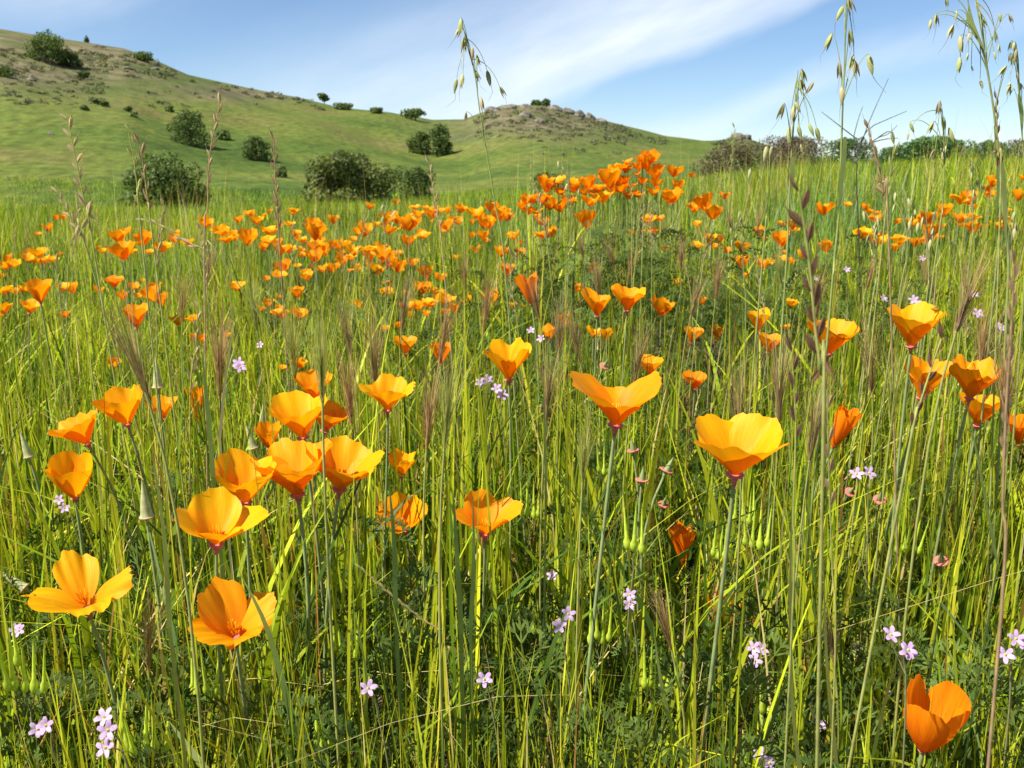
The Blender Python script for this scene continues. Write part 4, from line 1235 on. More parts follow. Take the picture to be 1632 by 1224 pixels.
def foxtail_mesh(seed, n=80, kind=0):
    r = np.random.default_rng(seed); g = Geo()
    pal = [[(.34, .32, .10), (.36, .23, .12), (.28, .17, .10)], [(.36, .40, .09), (.32, .36, .08), (.38, .33, .11)], [(.40, .24, .11), (.44, .30, .14), (.30, .19, .09)]][kind]
    for i in range(n):
        z0 = .034 * (i / n) ** 1.1
        a = r.uniform(0, 6.28); sp = r.uniform(.04, .42); l = r.uniform(.044, .072)
        o = np.array([math.cos(a), math.sin(a), 0])
        p0 = o * .0016 + np.array([0, 0, z0])
        p1 = p0 + o * sp * l * .4 + np.array([0, 0, l * .5]); p2 = p0 + o * sp * l + np.array([0, 0, l])
        c = np.array(pal[r.integers(0, 3)]) * r.uniform(.8, 1.2)
        g.ribbon([p0, p0 + (p1 - p0) * .3, p1, p2], [.0013, .0008, .00045, .0002], np.array([-o[1], o[0], 0]), c)
    g.tube([(0, 0, -.002), (0, 0, .034)], [.0016, .0012], pal[0], 5)
    return g.mesh('brush', M['plant'], smooth=False)


FOX = [[foxtail_mesh(60 + 3 * k + j, kind=k) for j in range(3)] for k in range(3)]


def foxtail(bx, by, tx, ty, Y, label, kind=0, group=None, seed=0):
    a = atY(bx, by, Y); b = atY(tx, ty, Y)
    ln = (b - a).length
    gx = a.x - (b.x - a.x) * .2
    gp = ground_pt(gx, Y + .01)
    root = thing('foxtail', label, 'foxtail', gp, group)
    if group: POS.append((root, tx, ty))
    q = Vector((0, 0, 1)).rotation_difference(b - a)
    link('brush', FOX[kind][seed % 3], root, mat4=Matrix.Translation(a - gp) @ q.to_matrix().to_4x4() @ Matrix.Rotation(seed, 4, 'Z') @ Matrix.Scale(ln / .092, 4))
    d = (a - b).normalized()
    g = Geo(); g.tube(bez(a - gp, a - gp + d * min(.1, (a.z - gp.z) * .5), (0, 0, -.004), 8), np.linspace(.0008, .0012, 8), (.34, .36, .10), 5)
    link('stem', g.mesh('stem', M['plant']), root)


foxtail(238, 642, 178, 468, .52, 'large dark brushy foxtail in front of the left cup poppies', 0, seed=1)
foxtail(514, 642, 512, 484, .56, 'greenish brushy foxtail in front of the poppies above the twin poppies', 1, seed=2)
foxtail(237, 1068, 236, 950, .64, 'reddish brown foxtail brush low between the two open lower left poppies', 2, seed=3)
foxtail(1524, 528, 1574, 385, .60, 'dark blurred foxtail leaning right above the right poppy pair', 0, seed=4)
foxtail(708, 716, 722, 560, .58, 'green foxtail brush left of the picture centre', 1, seed=5)
foxtail(1330, 1060, 1318, 960, .62, 'brown foxtail brush in the grass at lower right', 2, seed=6)
foxtail(928, 770, 934, 660, .66, 'pale green foxtail in the grass under the V shaped poppy', 1, seed=7)
foxtail(1070, 1035, 1040, 930, .62, 'tan foxtail leaning left beside the sunken orange petal', 2, seed=8)
MIDF = [(955, 440), (1000, 420), (1085, 400), (1100, 470), (1165, 350), (1060, 360), (890, 520), (1245, 420), (1430, 470), (925, 530), (410, 480), (600, 560), (330, 420), (700, 520), (560, 520), (1180, 640), (1010, 560),
        (1300, 470), (1490, 440), (1380, 430), (290, 470), (860, 470), (770, 480), (640, 480), (1140, 440), (980, 400), (930, 390), (1560, 540), (1205, 350), (470, 540), (1240, 600), (1390, 560), (740, 430),
        (1605, 600), (350, 560), (680, 640), (870, 610), (1420, 610), (560, 610), (1290, 660)]
for i, (x, y) in enumerate(MIDF):
    r = random.Random(i + 300)
    side = 'left of the picture centre' if x < 800 else ('below the mound' if x < 1130 else 'on the right side')
    Y = min(2.6, max(.75, depth_for_z(y, .36)))
    l = .088 * FPX / Y * r.uniform(.8, 1.1)
    foxtail(x, y + l * .5, x + r.uniform(-22, 22), y - l * .5, Y, 'feathery foxtail head blending into the grass %s' % side, r.choice([0, 0, 1, 2]), 'foxtails %s' % side, i)

# ------------------------------------------------------------------ storksbill: violet flowers and green beaked fruits


def storks_flower(seed):
    r = np.random.default_rng(seed); g = Geo()
    for k in range(5):
        a = k * 2 * np.pi / 5 + r.uniform(-.12, .12); o = np.array([math.cos(a), math.sin(a), 0]); s = np.array([-o[1], o[0], 0])
        t = np.linspace(0, 1, 5)
        C_ = o * (.001 + .0075 * t)[:, None] + np.array([0, 0, 1]) * (.0022 * np.sin(np.pi * .6 * t))[:, None]
        g.ribbon(C_, .0046 * np.sin(np.pi * np.clip(t * .72 + .14, 0, 1)) ** .8, s, (1, 1, 1))
    return g.mesh('flower', M['violet'])


SFL = [storks_flower(i) for i in range(3)]
M['lime'] = leafy('storksbill_fruit', (.48, .60, .06), trans=.3, var=.2, vscale=200)
M['storks_stem'] = leafy('storksbill_stem', (.22, .22, .10), trans=.15, var=.2, vscale=120)
CAL = lathe([(.0003, -.004), (.0020, -.003), (.0024, -.001), (.0012, .0006), (.0004, .0022)], 8, (1, 1, 1)).mesh('calyx', M['lime'])
FRU = lathe([(.0003, -.002), (.0016, -.001), (.0027, .002), (.0026, .005), (.0014, .008), (.0011, .016), (.0007, .028), (.0001, .040)], 8, (1, 1, 1)).mesh('fruit', M['lime'])


def storksbill(px, py, w, label, n=2, seed=0, group=None, z=None):
    r = random.Random(seed + 40)
    d = .0155 * FPX / (w * 1.45)
    p = at(px, py, d)
    for _ in range(40):
        hz = p.z - H(p.x, p.y)
        if hz < .05: d *= .97
        elif hz > .30: d *= 1.03
        else: break
        p = at(px, py, d)
    gp = ground_pt(p.x + .01, p.y + .02)
    root = thing('storksbill', label, 'wildflower', gp, group)
    node = p + Vector((.004, .008, -.022))
    g = Geo(); g.tube(bez(node - gp, (node - gp) * .6 + Vector((.012, .004, 0)), (0, 0, -.004), 7), [.0007] * 7, (1, 1, 1), 5)
    link('stem', g.mesh('stem', M['storks_stem']), root)
    for k in range(n):
        f = p + Vector((r.uniform(-.011, .011), r.uniform(-.004, .01), r.uniform(-.013, .008))) * (0 if k == 0 else 1)
        mx = Matrix.Translation(f - gp) @ axis_matrix(Vector((0, 0, 0)), r.uniform(35, 62), r.uniform(-30, 30), r.uniform(0, 6), w * d / FPX / .0155)
        fl = link('flower', SFL[r.randrange(3)], root, mat4=mx)
        link('calyx', CAL, fl)
        g = Geo(); g.tube(bez(f - gp + Vector((0, .003, -.003)), (f + node) / 2 - gp + Vector((0, .006, 0)), node - gp, 5), [.0004] * 5, (1, 1, 1), 4)
        link('pedicel', g.mesh('pedicel', M['storks_stem']), root)
    HERO.append((px, py, max(w * .7, 18), d))


SB = [
 (60, 1162, 36, 'violet star flower in the bottom left corner with narrow petals', 2), (172, 1164, 42, 'violet cluster facing the camera right of the bottom left star flower', 3),
 (587, 1097, 36, 'pale violet five petalled flower at the bottom left of centre', 1), (772, 1083, 34, 'violet flower with dark centre at the bottom centre', 1),
 (880, 918, 24, 'small pale violet flower above another near bottom centre', 1), (892, 998, 32, 'two pale violet flowers side by side at lower centre', 2),
 (1004, 948, 28, 'pale violet flower left of the sunken orange petal', 2), (1203, 1053, 30, 'violet cluster hanging in the grass right of bottom centre', 3),
 (1447, 1036, 38, 'bright violet double flower above the deep orange corner poppy', 3), (1619, 1018, 36, 'violet cluster at the lower right edge', 3),
 (1305, 1152, 26, 'violet flower left of the deep orange corner poppy', 2), (1420, 1107, 20, 'tiny violet flower touching the left side of the corner poppy', 1),
 (1385, 754, 30, 'violet flower beside the dry tan collar at right', 2), (1362, 1031, 20, 'faint whitish violet flower low in the right grass', 1),
 (383, 586, 26, 'violet flower cluster in the grass left of centre', 2), (103, 810, 22, 'violet flower below the egg shaped cup at left', 2),
 (25, 1003, 28, 'pale violet flower at the left edge beside the wide open poppy', 2), (1408, 476, 18, 'violet flower left of the clean funnel cup', 1),
 (1456, 478, 20, 'violet flower just behind the rim of the clean funnel cup', 2), (1594, 523, 26, 'violet flower right of the clean funnel cup', 2),
 (1558, 500, 22, 'pinkish violet flower above the right poppy pair', 1), (1552, 470, 18, 'higher violet flower near the right foxtail', 1),
 (846, 527, 18, 'violet flower right of the ruffled centre cup', 1), (862, 540, 18, 'paler violet flower next to the one right of the centre cup', 1), (766, 610, 22, 'violet flower left under the ruffled centre cup', 2),
 (792, 620, 24, 'dark violet flower directly under the ruffled centre cup', 2), (415, 550, 16, 'pale violet flower above the cluster left of centre', 1), (1226, 1216, 34, 'pale violet flower cut by the bottom edge', 2),
 (1470, 412, 14, 'distant violet fleck behind the clean funnel cup', 1), (1350, 430, 14, 'distant violet fleck above the stem crossed cup', 1), (1300, 445, 14, 'distant violet fleck left of the thick grass stem', 1),
]
for i, (x, y, w, lab, n) in enumerate(SB): storksbill(x, y, w * .72, lab, n, i)


def fruits(px, py, label, n, h=72, seed=0):
    r = random.Random(seed + 900)
    d = .042 * FPX / h
    p = at(px, py, d)
    for _ in range(40):
        hz = p.z - H(p.x, p.y)
        if hz < .04: d *= .97
        elif hz > .24: d *= 1.03
        else: break
        p = at(px, py, d)
    gp = ground_pt(p.x + .005, p.y + .02)
    root = thing('storksbill_fruits', label, 'seed cluster', gp)
    node = p + Vector((0, .004, -.018))
    g = Geo(); g.tube(bez(node - gp, (node - gp) * .6 + Vector((-.01, .004, 0)), (0, 0, -.004), 7), [.0008] * 7, (1, 1, 1), 5)
    link('stem', g.mesh('stem', M['storks_stem']), root)
    for k in range(n):
        f = p + Vector(((k - (n - 1) / 2) * .0062 + r.uniform(-.0015, .0015), r.uniform(-.005, .006), r.uniform(-.003, .003)))
        mx = Matrix.Translation(f - gp) @ axis_matrix(Vector((0, 0, 0)), r.uniform(-10, 10), (k - (n - 1) / 2) * 2.5 + r.uniform(-4, 4), 0, r.uniform(1.05, 1.3))
        link('fruit', FRU, root, mat4=mx)
        g = Geo(); g.tube(bez(f - gp + Vector((0, 0, -.002)), (f + node) / 2 - gp + Vector(((k - n / 2) * .002, 0, -.004)), node - gp, 5), [.0004] * 5, (1, 1, 1), 4)
        link('pedicel', g.mesh('pedicel', M['storks_stem']), root)
    HERO.append((px, py - 16, 28, d))


for i, a in enumerate([
    (40, 1098, 'lime green beaked seed cluster at the lower left edge', 5, 90), (14, 1062, 'lime seed cluster cut by the left edge', 3, 86), (322, 1108, 'lime seed cluster under the side lying poppy', 4, 84),
    (232, 1198, 'large lime seed cluster at the bottom edge left', 5, 92), (522, 1190, 'lime seed cluster at the bottom edge left of centre', 4, 86), (502, 966, 'yellow green seed cluster right of the side lying poppy', 4, 64),
    (550, 1046, 'lime seed cluster between bottom violet flowers on the left', 4, 72), (860, 1003, 'small lime seed cluster left of the two pale violet flowers', 3, 62), (957, 1026, 'lime seed cluster right of the two pale violet flowers', 4, 72),
    (845, 824, 'yellow green seed cluster right of the three petalled poppy', 4, 56), (965, 752, 'lime seed cluster below the V shaped poppy', 4, 50), (1012, 880, 'paired lime seed cluster left of the shaded orange poppy', 3, 76),
    (1046, 1098, 'lime seed cluster at lower centre right', 4, 78), (1186, 832, 'pale lime seed cluster under the largest funnel poppy', 4, 60), (1206, 872, 'lime seed cluster a little below the pale one under the funnel', 4, 66),
    (1450, 882, 'row of lime seeds left of the slanting spent collar', 5, 62), (1146, 892, 'faint lime seed cluster right of the shaded orange poppy', 3, 60), (1224, 1140, 'lime seed cluster at the lower right of centre', 3, 74),
]): fruits(*a, seed=i)

# ------------------------------------------------------------------ dry branched stalk against the sky
def dry_stalk():
    Y = 2.3
    gp = ground_pt(atY(1375, 600, Y).x, Y + .01)
    root = thing('dry_stalk', 'dark leafless branching dry stalk against the sky right of the tallest oat', 'dry plant', gp)
    main = spline([np.array(atY(x, y, Y)) for x, y in [(1366, 250), (1365, 300), (1368, 360)]] + [np.array(gp)], 14)
    g = Geo(); g.tube(main - np.array(gp), np.linspace(.0014, .002, 14), (.09, .065, .055), 5)
    link('stem', g.mesh('stem', M['plant']), root)
    for br in ([(1366, 250), (1385, 195), (1416, 125)], [(1366, 250), (1360, 225), (1368, 190), (1375, 170)], [(1366, 235), (1385, 205), (1415, 190), (1445, 177)], [(1366, 222), (1335, 198), (1309, 178)],
               [(1372, 240), (1398, 220), (1415, 214), (1430, 200)], [(1400, 219), (1414, 210), (1424, 212)], [(1385, 228), (1410, 222), (1432, 220)], [(1366, 262), (1340, 240), (1325, 232)]):
        g = Geo(); B = spline([np.array(atY(x, y, Y + .01 * k)) for k, (x, y) in enumerate(br)], 8) - np.array(gp)
        g.tube(B, np.linspace(.0015, .0006, 8), (.09, .065, .055), 5)
        link('branch', g.mesh('branch', M['plant']), root)


dry_stalk()

HA = np.array(HERO)


def project(P):
    X = P[..., 0] - CAM.x; Y = P[..., 1] - CAM.y; Z = P[..., 2] - CAM.z
    fw = Y * CP - Z * SP; up = Y * SP + Z * CP
    fw = np.maximum(fw, 1e-3)
    return 816 + FPX * X / fw, 612 - FPX * up / fw, fw


def keep_mask(P, r=rng, keep=0.10):
    """blades that would stand right in front of a flower the photo shows clear are thinned"""
    Q = np.concatenate([P[:, :-1] * (1 - f) + P[:, 1:] * f for f in (0, .25, .5, .75)] + [P[:, -1:]], 1) if P.shape[1] > 1 else P
    px, py, fw = project(Q)
    bad = np.zeros(len(P), bool)
    for hx, hy, hr, hd in HA:
        m = (np.abs(px - hx) < hr) & (np.abs(py - hy) < hr) & (fw < hd)
        bad |= m.any(1)
    return ~bad | (r.uniform(0, 1, len(P)) < keep)


# ------------------------------------------------------------------ ferny poppy foliage, storksbill leaves, litter


def fern_template(seed, lobe=.0022, spread=1.0):
    """dissected leaf: petiole, three divisions, each forked into narrow lobes; grows along +Z"""
    r = np.random.default_rng(seed); g = Geo()
    def lobe_at(p, a, l, w):
        dirv = np.array([math.sin(a), r.uniform(-.25, .25), math.cos(a)])
        s = np.array([math.cos(a), 0, -math.sin(a)])
        p = np.array(p)
        g.ribbon([p, p + dirv * l * .55, p + dirv * l], [w * .7, w, w * .35], s, (1, 1, 1))
        return p + dirv * l
    g.ribbon([(0, 0, 0), (0, .002, .03), (0, .004, .06)], [.0014, .0013, .0012], np.array([1., 0, 0]), (1, 1, 1))
    for a in (-.75, 0, .75):
        b = np.array([0, .004, .058])
        e = lobe_at(b, a * spread, .020, .0013)
        for a2 in (-.6, 0, .6):
            e2 = lobe_at(e, a * spread + a2, .010, .0016)
            for a3 in (-.55, .05, .55):
                e3 = lobe_at(e2, a * spread + a2 * 1.1 + a3, r.uniform(.007, .012), lobe)
                if r.uniform() < .4: lobe_at(e3 * .6 + e2 * .4, a * spread + a2 + a3 * 2.2, .006, lobe)
    return np.concatenate(g.V), np.concatenate(g.F)


def pinnate_template(seed):
    r = np.random.default_rng(seed); g = Geo()
    g.ribbon([(0, 0, 0), (0, .004, .05), (0, .014, .10)], [.0018, .0014, .0008], np.array([1., 0, 0]), (1, 1, 1))
    for k in range(7):
        z = .028 + .011 * k; y = .014 * (z / .1) ** 2; l = .016 * (1 - abs(k - 2.5) / 7)
        for s in (-1, 1):
            p = np.array([0, y, z]); d = np.array([s * .85, .15, .5])
            g.ribbon([p, p + d * l * .5, p + d * l], [.003, .0075 * (1 - k * .08), .002], np.array([-.4 * s, 0, .9]), (1, 1, 1))
    return np.concatenate(g.V), np.concatenate(g.F)


def scatter(name, label, temps, roots, tilt, scale, pal, mat, cat, r=rng):
    roots = roots[keep_mask(np.stack([roots, roots + np.array([0, 0, .07]), roots + np.array([0, 0, .12])], 1))]
    n = len(roots); Vs, Fs, Cs, n0 = [], [], [], 0
    yaw = r.uniform(0, 2 * np.pi, n); tl = np.radians(r.uniform(*tilt, n)); sc = r.uniform(*scale, n); sp = r.uniform(0, 2 * np.pi, n)
    for k, (tv, tf) in enumerate(temps):
        ids = np.where(np.arange(n) % len(temps) == k)[0]
        if not len(ids): continue
        a, b, s, q = yaw[ids], tl[ids], sc[ids], sp[ids]
        x = tv[:, 0][None] * np.cos(q)[:, None] - tv[:, 1][None] * np.sin(q)[:, None]; y = tv[:, 0][None] * np.sin(q)[:, None] + tv[:, 1][None] * np.cos(q)[:, None]
        z = np.broadcast_to(tv[:, 2][None], x.shape)
        x2 = x * np.cos(b)[:, None] + z * np.sin(b)[:, None]; z2 = -x * np.sin(b)[:, None] + z * np.cos(b)[:, None]
        X = x2 * np.cos(a)[:, None] - y * np.sin(a)[:, None]; Y = x2 * np.sin(a)[:, None] + y * np.cos(a)[:, None]
        V = np.stack([X, Y, z2], -1) * s[:, None, None] + roots[ids][:, None]
        m = len(tv)
        F = tf[None] + (np.arange(len(ids)) * m)[:, None, None] + n0
        c = np.array(pal)[r.integers(0, len(pal), len(ids))] * r.uniform(.75, 1.25, (len(ids), 1))
        Vs.append(V.reshape(-1, 3)); Fs.append(F.reshape(-1, 4)); Cs.append(np.repeat(c, m, 0)); n0 += len(ids) * m
    o = link(name, mesh_np(name, np.concatenate(Vs), np.concatenate(Fs), np.concatenate(Cs), False, mat=mat))
    o['kind'] = 'stuff'; o['label'] = label; o['category'] = cat


FERN = [fern_template(i) for i in range(5)]
def near_spots(lst, per, sx, sy, hz):
    out = []
    for (px, py) in lst:
        d = depth_for_z(py, .17); p = at(px, py, d)
        x = rng.normal(p.x, sx, per); y = np.maximum(rng.normal(p.y, sy, per), .5)
        out.append(np.stack([x, y, height(x, y) + rng.uniform(0, hz, per)], -1))
    return np.concatenate(out)


fern_roots = near_spots([(560, 1130), (700, 1060), (820, 1100), (960, 1150), (1120, 1080), (1280, 1120), (1400, 1190), (1230, 960), (760, 940), (60, 900), (150, 1060), (250, 800), (280, 1080), (420, 1120), (220, 720), (90, 830), (640, 930), (1040, 700), (1060, 800), (1090, 640), (1600, 1130), (1590, 980), (330, 920), (1420, 760), (480, 880), (30, 1130), (1170, 850), (900, 880)], 44, .07, .06, .13)
fern_roots = np.concatenate([fern_roots, np.stack([(lambda q: q)(v) for v in wedge(420, .6, 2.2, .75) + np.array([0, 0, .02])])])
m_ = np.array([(rng.normal(MOUND[0], .34), rng.normal(MOUND[1] - .15, .24), 0) for _ in range(2300)])
m_[:, 2] = height(m_[:, 0], m_[:, 1]) + rng.uniform(0, .24, len(m_))
fern_roots = np.concatenate([fern_roots, m_])
fp = np.array(FAR_P)[rng.integers(0, len(FAR_P), 700)]
fp = fp + np.stack([rng.normal(0, .06, 700), rng.normal(0, .06, 700), rng.uniform(0, .14, 700)], -1)
fern_roots = np.concatenate([fern_roots, fp])
scatter('poppy_foliage', 'feathery blue green poppy leaves low among the grass', FERN, fern_roots, (5, 62), (.55, 1.1), [(.078, .125, .026), (.055, .092, .020), (.10, .145, .03), (.068, .11, .025)], M['foliage'], 'foliage')
PIN = [pinnate_template(i) for i in range(3)]
sr = np.concatenate([near_spots([(120, 1180), (60, 1210), (200, 1200), (420, 1190), (1500, 1000), (760, 1150), (1040, 1140), (1350, 1180)], 26, .09, .07, .03), wedge(500, .6, 1.8, .75)])
scatter('storksbill_leaves', 'yellow green toothed leaves at the bottom of the meadow', PIN, sr, (30, 82), (.6, 1.2), [(.15, .21, .05), (.11, .17, .04), (.19, .22, .06)], M['foliage'], 'foliage')


def litter_template():
    g = Geo(); t = np.linspace(0, 1, 5)
    g.ribbon(np.stack([.01 * np.sin(2.5 * t), .006 * t, .035 * t], -1), .006 * np.sin(np.pi * (t * .8 + .1)), np.array([.3, .9, 0]), (1, 1, 1))
    return np.concatenate(g.V), np.concatenate(g.F)


scatter('leaf_litter', 'dry tan plant litter on the soil under the grass', [litter_template()], wedge(900, .6, 2.2, .8) + np.array([0, 0, .006]), (65, 95), (.5, 1.8), [(.42, .32, .17), (.32, .22, .11), (.5, .40, .24)], M['grass'], 'litter')


def broad_blades():
    """the few broad near blades that the photo singles out from the mass of grass"""
    g = Geo()
    L_ = [([(492, 1235), (462, 1130), (425, 1000), (378, 905)], .0085, .60, (.20, .29, .07)), ([(335, 1235), (300, 1190), (270, 1150)], .009, .58, (.36, .40, .16)), ([(610, 1025), (700, 960), (830, 925)], .004, .72, (.16, .22, .07)),
          ([(630, 960), (628, 860), (620, 770)], .006, .62, (.14, .21, .05)), ([(735, 1010), (728, 880), (722, 780)], .0065, .6, (.16, .23, .05)), ([(750, 1000), (755, 900), (754, 790)], .0055, .62, (.17, .25, .06)),
          ([(870, 760), (868, 680), (866, 600)], .0045, .8, (.22, .27, .07)), ([(350, 700), (360, 600), (374, 510)], .004, .75, (.48, .46, .24)), ([(340, 760), (330, 640), (322, 560)], .006, .7, (.17, .25, .06)),
          
          ([(1100, 1235), (1060, 1120), (1040, 990)], .006, .6, (.25, .31, .07)), ([(1385, 1235), (1410, 1120), (1440, 1010)], .006, .6, (.24, .31, .08)), ([(1275, 1235), (1262, 1100), (1260, 900), (1268, 700)], .0045, .5, (.25, .28, .06)),
          ([(1335, 1235), (1318, 1060), (1312, 880)], .0048, .52, (.24, .25, .06)), ([(1205, 1235), (1240, 1120), (1262, 1060)], .006, .62, (.13, .20, .05)), ([(905, 1235), (890, 1130), (885, 1020)], .005, .62, (.19, .27, .06)),
          ([(560, 1235), (585, 1100), (560, 950)], .004, .6, (.22, .28, .06)), ([(1500, 960), (1540, 1010), (1580, 1050)], .003, .66, (.13, .20, .09)), ([(270, 1000), (262, 860), (240, 700)], .0045, .5, (.25, .28, .06)),
          ([(1590, 900), (1560, 740), (1540, 640)], .004, .6, (.20, .27, .07))]
    for pts, w, Y, c in L_:
        P = spline([np.array(atY(x, y, Y)) for x, y in pts], 12)
        t = np.linspace(0, 1, 12)
        w *= .62; c = np.array(c) * 1.2
        g.ribbon(P, w * np.clip(1.05 - t ** 2.2, .06, 1), np.array([.93, .35, 0]), c)
        # run the foot down to the soil
        f = P[0]; q = np.array(ground_pt(f[0], f[1] + .02))
        if f[2] > q[2] + .01:
            g.ribbon(np.array([q, (q + f) / 2, f]), w * .8, np.array([.93, .35, 0]), c)
    o = link('broad_grass_blades', g.mesh('broad_grass_blades', M['grass']))
    o['kind'] = 'stuff'; o['label'] = 'broad bright grass blades crossing the foreground'; o['category'] = 'grass'


broad_blades()

# ------------------------------------------------------------------ grass


def blades(n, root, hgt, wid, nseg, colr, lean=0.10, bend=0.18, r=rng, yaw=None):
    """ribbon blades; returns V,F,C"""
    a = r.uniform(0, 2 * np.pi, n)
    ln = np.abs(r.normal(0, lean, n)); bd = r.normal(bend, bend * .8, n) * hgt
    dirx, diry = np.cos(a), np.sin(a)
    yw = a + r.normal(np.pi / 2, .7, n) if yaw is None else yaw
    sx, sy = np.cos(yw), np.sin(yw)
    t = np.linspace(0, 1, nseg + 1)
    off = (ln * hgt)[:, None] * t + bd[:, None] * t ** 2.4
    zz = hgt[:, None] * t - (0.35 * bd ** 2 / hgt)[:, None] * t ** 3
    P = np.stack([root[:, 0:1] + dirx[:, None] * off, root[:, 1:2] + diry[:, None] * off, root[:, 2:3] + zz], -1)
    prof = np.clip(1 - t ** 1.7, .06, 1) * np.minimum(1, .65 + t * 1.5)
    w = wid[:, None] * prof / 2
    S = np.stack([sx, sy, np.zeros(n)], -1)[:, None]
    V = np.stack([P - S * w[..., None], P + S * w[..., None]], 2)
    k = nseg + 1
    base = (np.arange(n) * 2 * k)[:, None]
    i = np.arange(nseg)[None]
    F = np.stack([base + 2 * i, base + 2 * i + 1, base + 2 * i + 3, base + 2 * i + 2], -1).reshape(-1, 4)
    return V.reshape(-1, 3), F, np.repeat(colr, 2 * k, axis=0), P


PAL = np.array([(0.38, 0.42, 0.018), (0.235, 0.32, 0.016), (0.105, 0.175, 0.012), (0.060, 0.112, 0.016), (0.46, 0.46, 0.035), (0.56, 0.46, 0.18), (0.30, 0.165, 0.045)])


def colours(n, p, r=rng):
    c = PAL[r.choice(len(PAL), n, p=np.array(p) / np.sum(p))]
    return c * r.uniform(.8, 1.2, (n, 1)) * r.uniform(.93, 1.07, (n, 3))


def grass_zone(name, label, groups):
    Vs, Fs, Cs, n0 = [], [], [], 0
    for (n, y0, y1, half, h0, h1, w0, w1, nseg, pal, lean, bend) in groups:
        R = wedge(n, y0, y1, half)
        patch = vnoise(R[:, 0] * 2.3 / max(1, y0 * .5) + 5, R[:, 1] * 2.3 / max(1, y0 * .5), 9)
        h = rng.uniform(h0, h1, n) * (.62 + .70 * patch)
        w = rng.uniform(w0, w1, n)
        c = colours(n, pal) * (.66 + .68 * vnoise(R[:, 0] * 1.6 / max(1, y0 * .4) + 3, R[:, 1] * 1.2 / max(1, y0 * .4), 21))[:, None]
        if y0 >= 3:                                 # far grass: clumps of different species, height and hue
            f = 3.2 / math.sqrt(y0)
            q = np.clip((vnoise(R[:, 0] * f + 11, R[:, 1] * f * .8, 31) - .5) * 2.2 + .5, 0, 1)
            q2 = np.clip((vnoise(R[:, 0] * f * 2.7, R[:, 1] * f * 2.2, 33) - .5) * 2.0 + .5, 0, 1)
            h = h * (.62 + .42 * q + .34 * q2)
            c = c * (np.array([1.05, 1.06, .9]) * q[:, None] + np.array([.50, .76, 1.1]) * (1 - q[:, None])) * (.8 + .4 * q2[:, None])
        V, F, C, P = blades(n, R, h, w, nseg, c, lean, bend)
        if y0 < 5:
            k = keep_mask(P) & ~((((R[:, 0] - MOUND[0]) / .60) ** 2 + ((R[:, 1] - MOUND[1] + .12) / .45) ** 2 < 1) & (rng.uniform(0, 1, n) < .62))
            m = 2 * (nseg + 1)
            V = V.reshape(n, m, 3)[k].reshape(-1, 3); C = C.reshape(n, m, 3)[k].reshape(-1, 3)
            F = F.reshape(n, nseg * 4)[:k.sum()].reshape(-1, 4)
        Vs.append(V); Fs.append(F + n0); Cs.append(C); n0 += len(V)
    if name == 'meadow_grass':                     # grass crowds round every poppy stem
        pts, hs = [], []
        for gx, gy, bx, by, bz, d in STEMS:
            if d > 1.5: continue
            m = 26
            x = rng.normal(gx * .6 + bx * .4, .022, m); y = np.minimum(gy, by) - rng.uniform(-.02, .10, m); y = np.maximum(y, .40)
            z = height(x, y); top = (bz - z - .02) * (y / max(by, .3))
            hh = np.clip(rng.uniform(.55, 1.02, m) * (bz - z - .03), .06, .42)
            pts.append(np.stack([x, y, z], -1)); hs.append(hh)
        R = np.concatenate(pts); h = np.concatenate(hs); n = len(R)
        V, F, C, P = blades(n, R, h, rng.uniform(.0022, .0060, n), 5, colours(n, (6, 4, 3, 2, 3, .6, .6)), .06, .10)
        k = keep_mask(P)
        Vs.append(V.reshape(n, 12, 3)[k].reshape(-1, 3)); Cs.append(C.reshape(n, 12, 3)[k].reshape(-1, 3)); Fs.append(F.reshape(n, 20)[:k.sum()].reshape(-1, 4) + n0)
    o = link(name, mesh_np(name, np.concatenate(Vs), np.concatenate(Fs), np.concatenate(Cs), False, mat=M['grass']))
    o['kind'] = 'stuff'; o['label'] = label; o['category'] = 'grass'


#                 n     y0   y1   half  h0   h1   w0    w1   seg  palette(yg, mid, deep, blue, lime, straw, red)
grass_zone('meadow_grass', 'dense green meadow grass filling the foreground between the poppies', [
    (1900, .43, .62, 1.0, .06, .18, .0030, .0070, 5, (2, 3, 5, 4, 0, .4, .2), .18, .26),
    (1700, .43, .62, 1.0, .15, .30, .0022, .0042, 5, (6, 4, 2, 1, 3, .6, 1.0), .06, .06),
    (6500, .60, 1.6, .95, .05, .18, .0030, .0075, 5, (1, 3, 6, 6, 0, .5, .2), .22, .30),
    (3900, .60, 1.6, .95, .18, .38, .0026, .0048, 5, (7, 4, 2, 1, 3, .7, 1.0), .05, .05),
    (2400, .60, 1.6, .95, .12, .32, .0055, .0105, 6, (4, 5, 4, 3, 1, .1, 0), .18, .32),
    (800, .55, 1.6, .95, .10, .30, .0018, .0042, 6, (1, 1, 0, 0, 1, 4, 3), .45, .55),
    (1700, 1.5, 4, .80, .12, .36, .0022, .0050, 5, (1, 1, 0, 0, 1, 6, 3), .35, .45),
    (17000, 1.5, 4, .80, .08, .24, .0038, .0080, 4, (1, 3, 6, 6, 0, .5, .2), .20, .26),
    (11500, 1.5, 4, .80, .22, .42, .0030, .0052, 4, (6, 4, 3, 1, 2, 1.2, .9), .06, .06),
    (3600, 1.5, 4, .80, .16, .38, .0065, .0110, 5, (3, 5, 4, 3, 1, .1, 0), .2, .34),
])
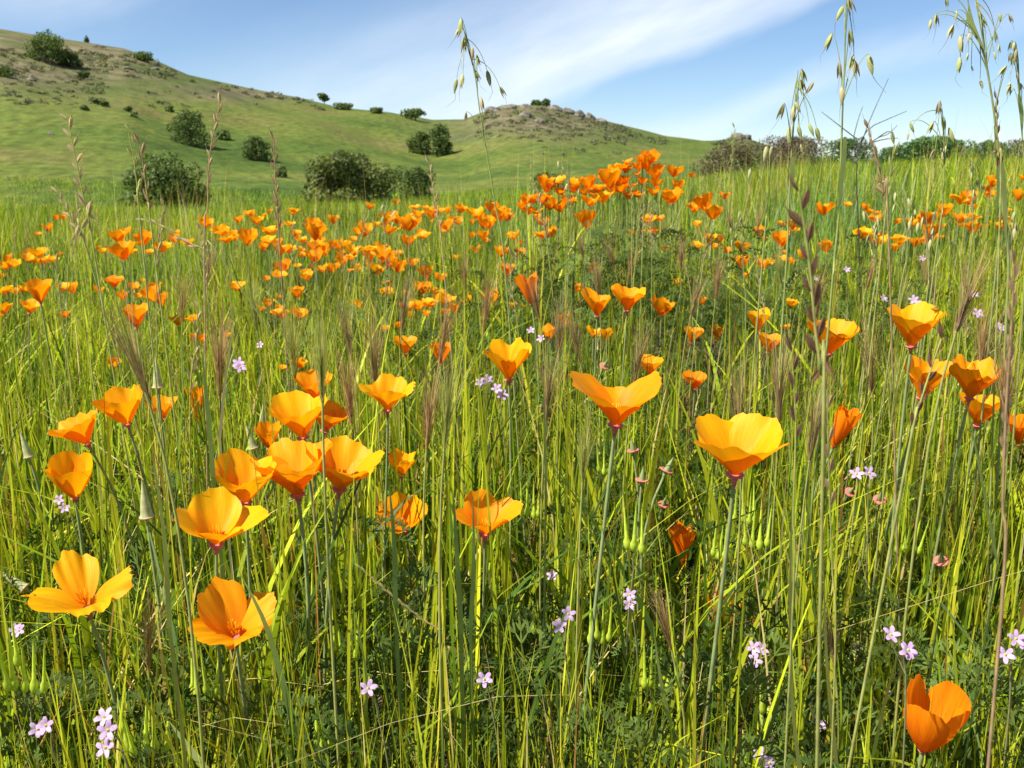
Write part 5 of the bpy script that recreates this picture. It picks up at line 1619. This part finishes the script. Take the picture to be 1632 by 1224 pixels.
grass_zone('far_meadow_grass', 'meadow grass beyond the near poppies reaching to the hill foot', [
    (28000, 4, 10, .72, .12, .36, .005, .011, 3, (2, 4, 4, 5, 1, .7, .4), .16, .22),
    (20000, 4, 10, .72, .26, .48, .0032, .006, 3, (3, 4, 3, 4, 1, 2.0, .9), .08, .08),
    (5500, 3, 10, .72, .38, .60, .0030, .0050, 3, (2, 1, 0, 0, 3, 5, 2), .10, .12),
    (5000, 10, 34, .70, .36, .58, .006, .012, 3, (2, 1, 1, 0, 3, 4, 1), .12, .14),
    (60000, 10, 30, .70, .2, .48, .009, .020, 2, (2, 4, 4, 6, 1, .8, .5), .16, .18),
    (60000, 30, 75, .68, .2, .50, .018, .040, 2, (2, 4, 5, 6, 1, .6, .4), .18, .18),
])


# ------------------------------------------------------------------ labels by order within each cluster
NTH = 'first second third fourth fifth sixth seventh eighth ninth tenth eleventh twelfth thirteenth fourteenth fifteenth sixteenth seventeenth eighteenth nineteenth twentieth'.split()
NTH += ['twenty-' + a for a in NTH[:9]]
PLACE = {'poppies in the far left patch': 'the far left patch', 'poppies scattered left of the drift': 'the scatter right of the far left patch', 'poppies of the wide drift, left part': 'the wide drift below the oaks',
         'poppies of the drift, lower end': 'the lower end of the drift', 'poppies in the strip left of the mound': 'the strip left of the mound', 'poppies on the mound': 'the mound crowd',
         'poppies between the mound and the near cups': 'the gap below the mound', 'poppies scattered right of the mound': 'the scatter right of the mound', 'poppies in the far right patches': 'the far right patches'}
ROWS = {1: [''], 2: ['upper', 'lower'], 3: ['top', 'middle', 'bottom'], 4: ['top', 'second', 'third', 'bottom'], 5: ['top', 'second', 'middle', 'fourth', 'bottom']}
byg = {}
for o, px, py in POS: byg.setdefault(o['group'], []).append((px, py, o))
for gname, lst in byg.items():
    if gname in PLACE:
        lst.sort(key=lambda a: a[1])
        nr = min(5, max(1, math.ceil(len(lst) / 9)))
        cut = [lst[len(lst) * i // nr: len(lst) * (i + 1) // nr] for i in range(nr)]
        for rname, row in zip(ROWS[nr], cut):
            row.sort(key=lambda a: a[0])
            for i, (_, _, o) in enumerate(row):
                o['label'] = '%s poppy from the left, %s row, %s' % (NTH[i], rname, PLACE[gname]) if rname else '%s poppy from the left in %s' % (NTH[i], PLACE[gname])
    else:
        lst.sort(key=lambda a: a[0])
        for i, (_, _, o) in enumerate(lst):
            what = {'foxtails': 'feathery foxtail head', 'slim': 'slim seed stalk', 'low': 'low drooping wild oat'}[gname.split()[0]]
            where = gname.split(' ', 1)[1].replace('seed stalks ', '').replace('wild oats ', '')
            if len(lst) > 1: o['label'] = '%s %s from the left among those %s' % (NTH[i], what, where)
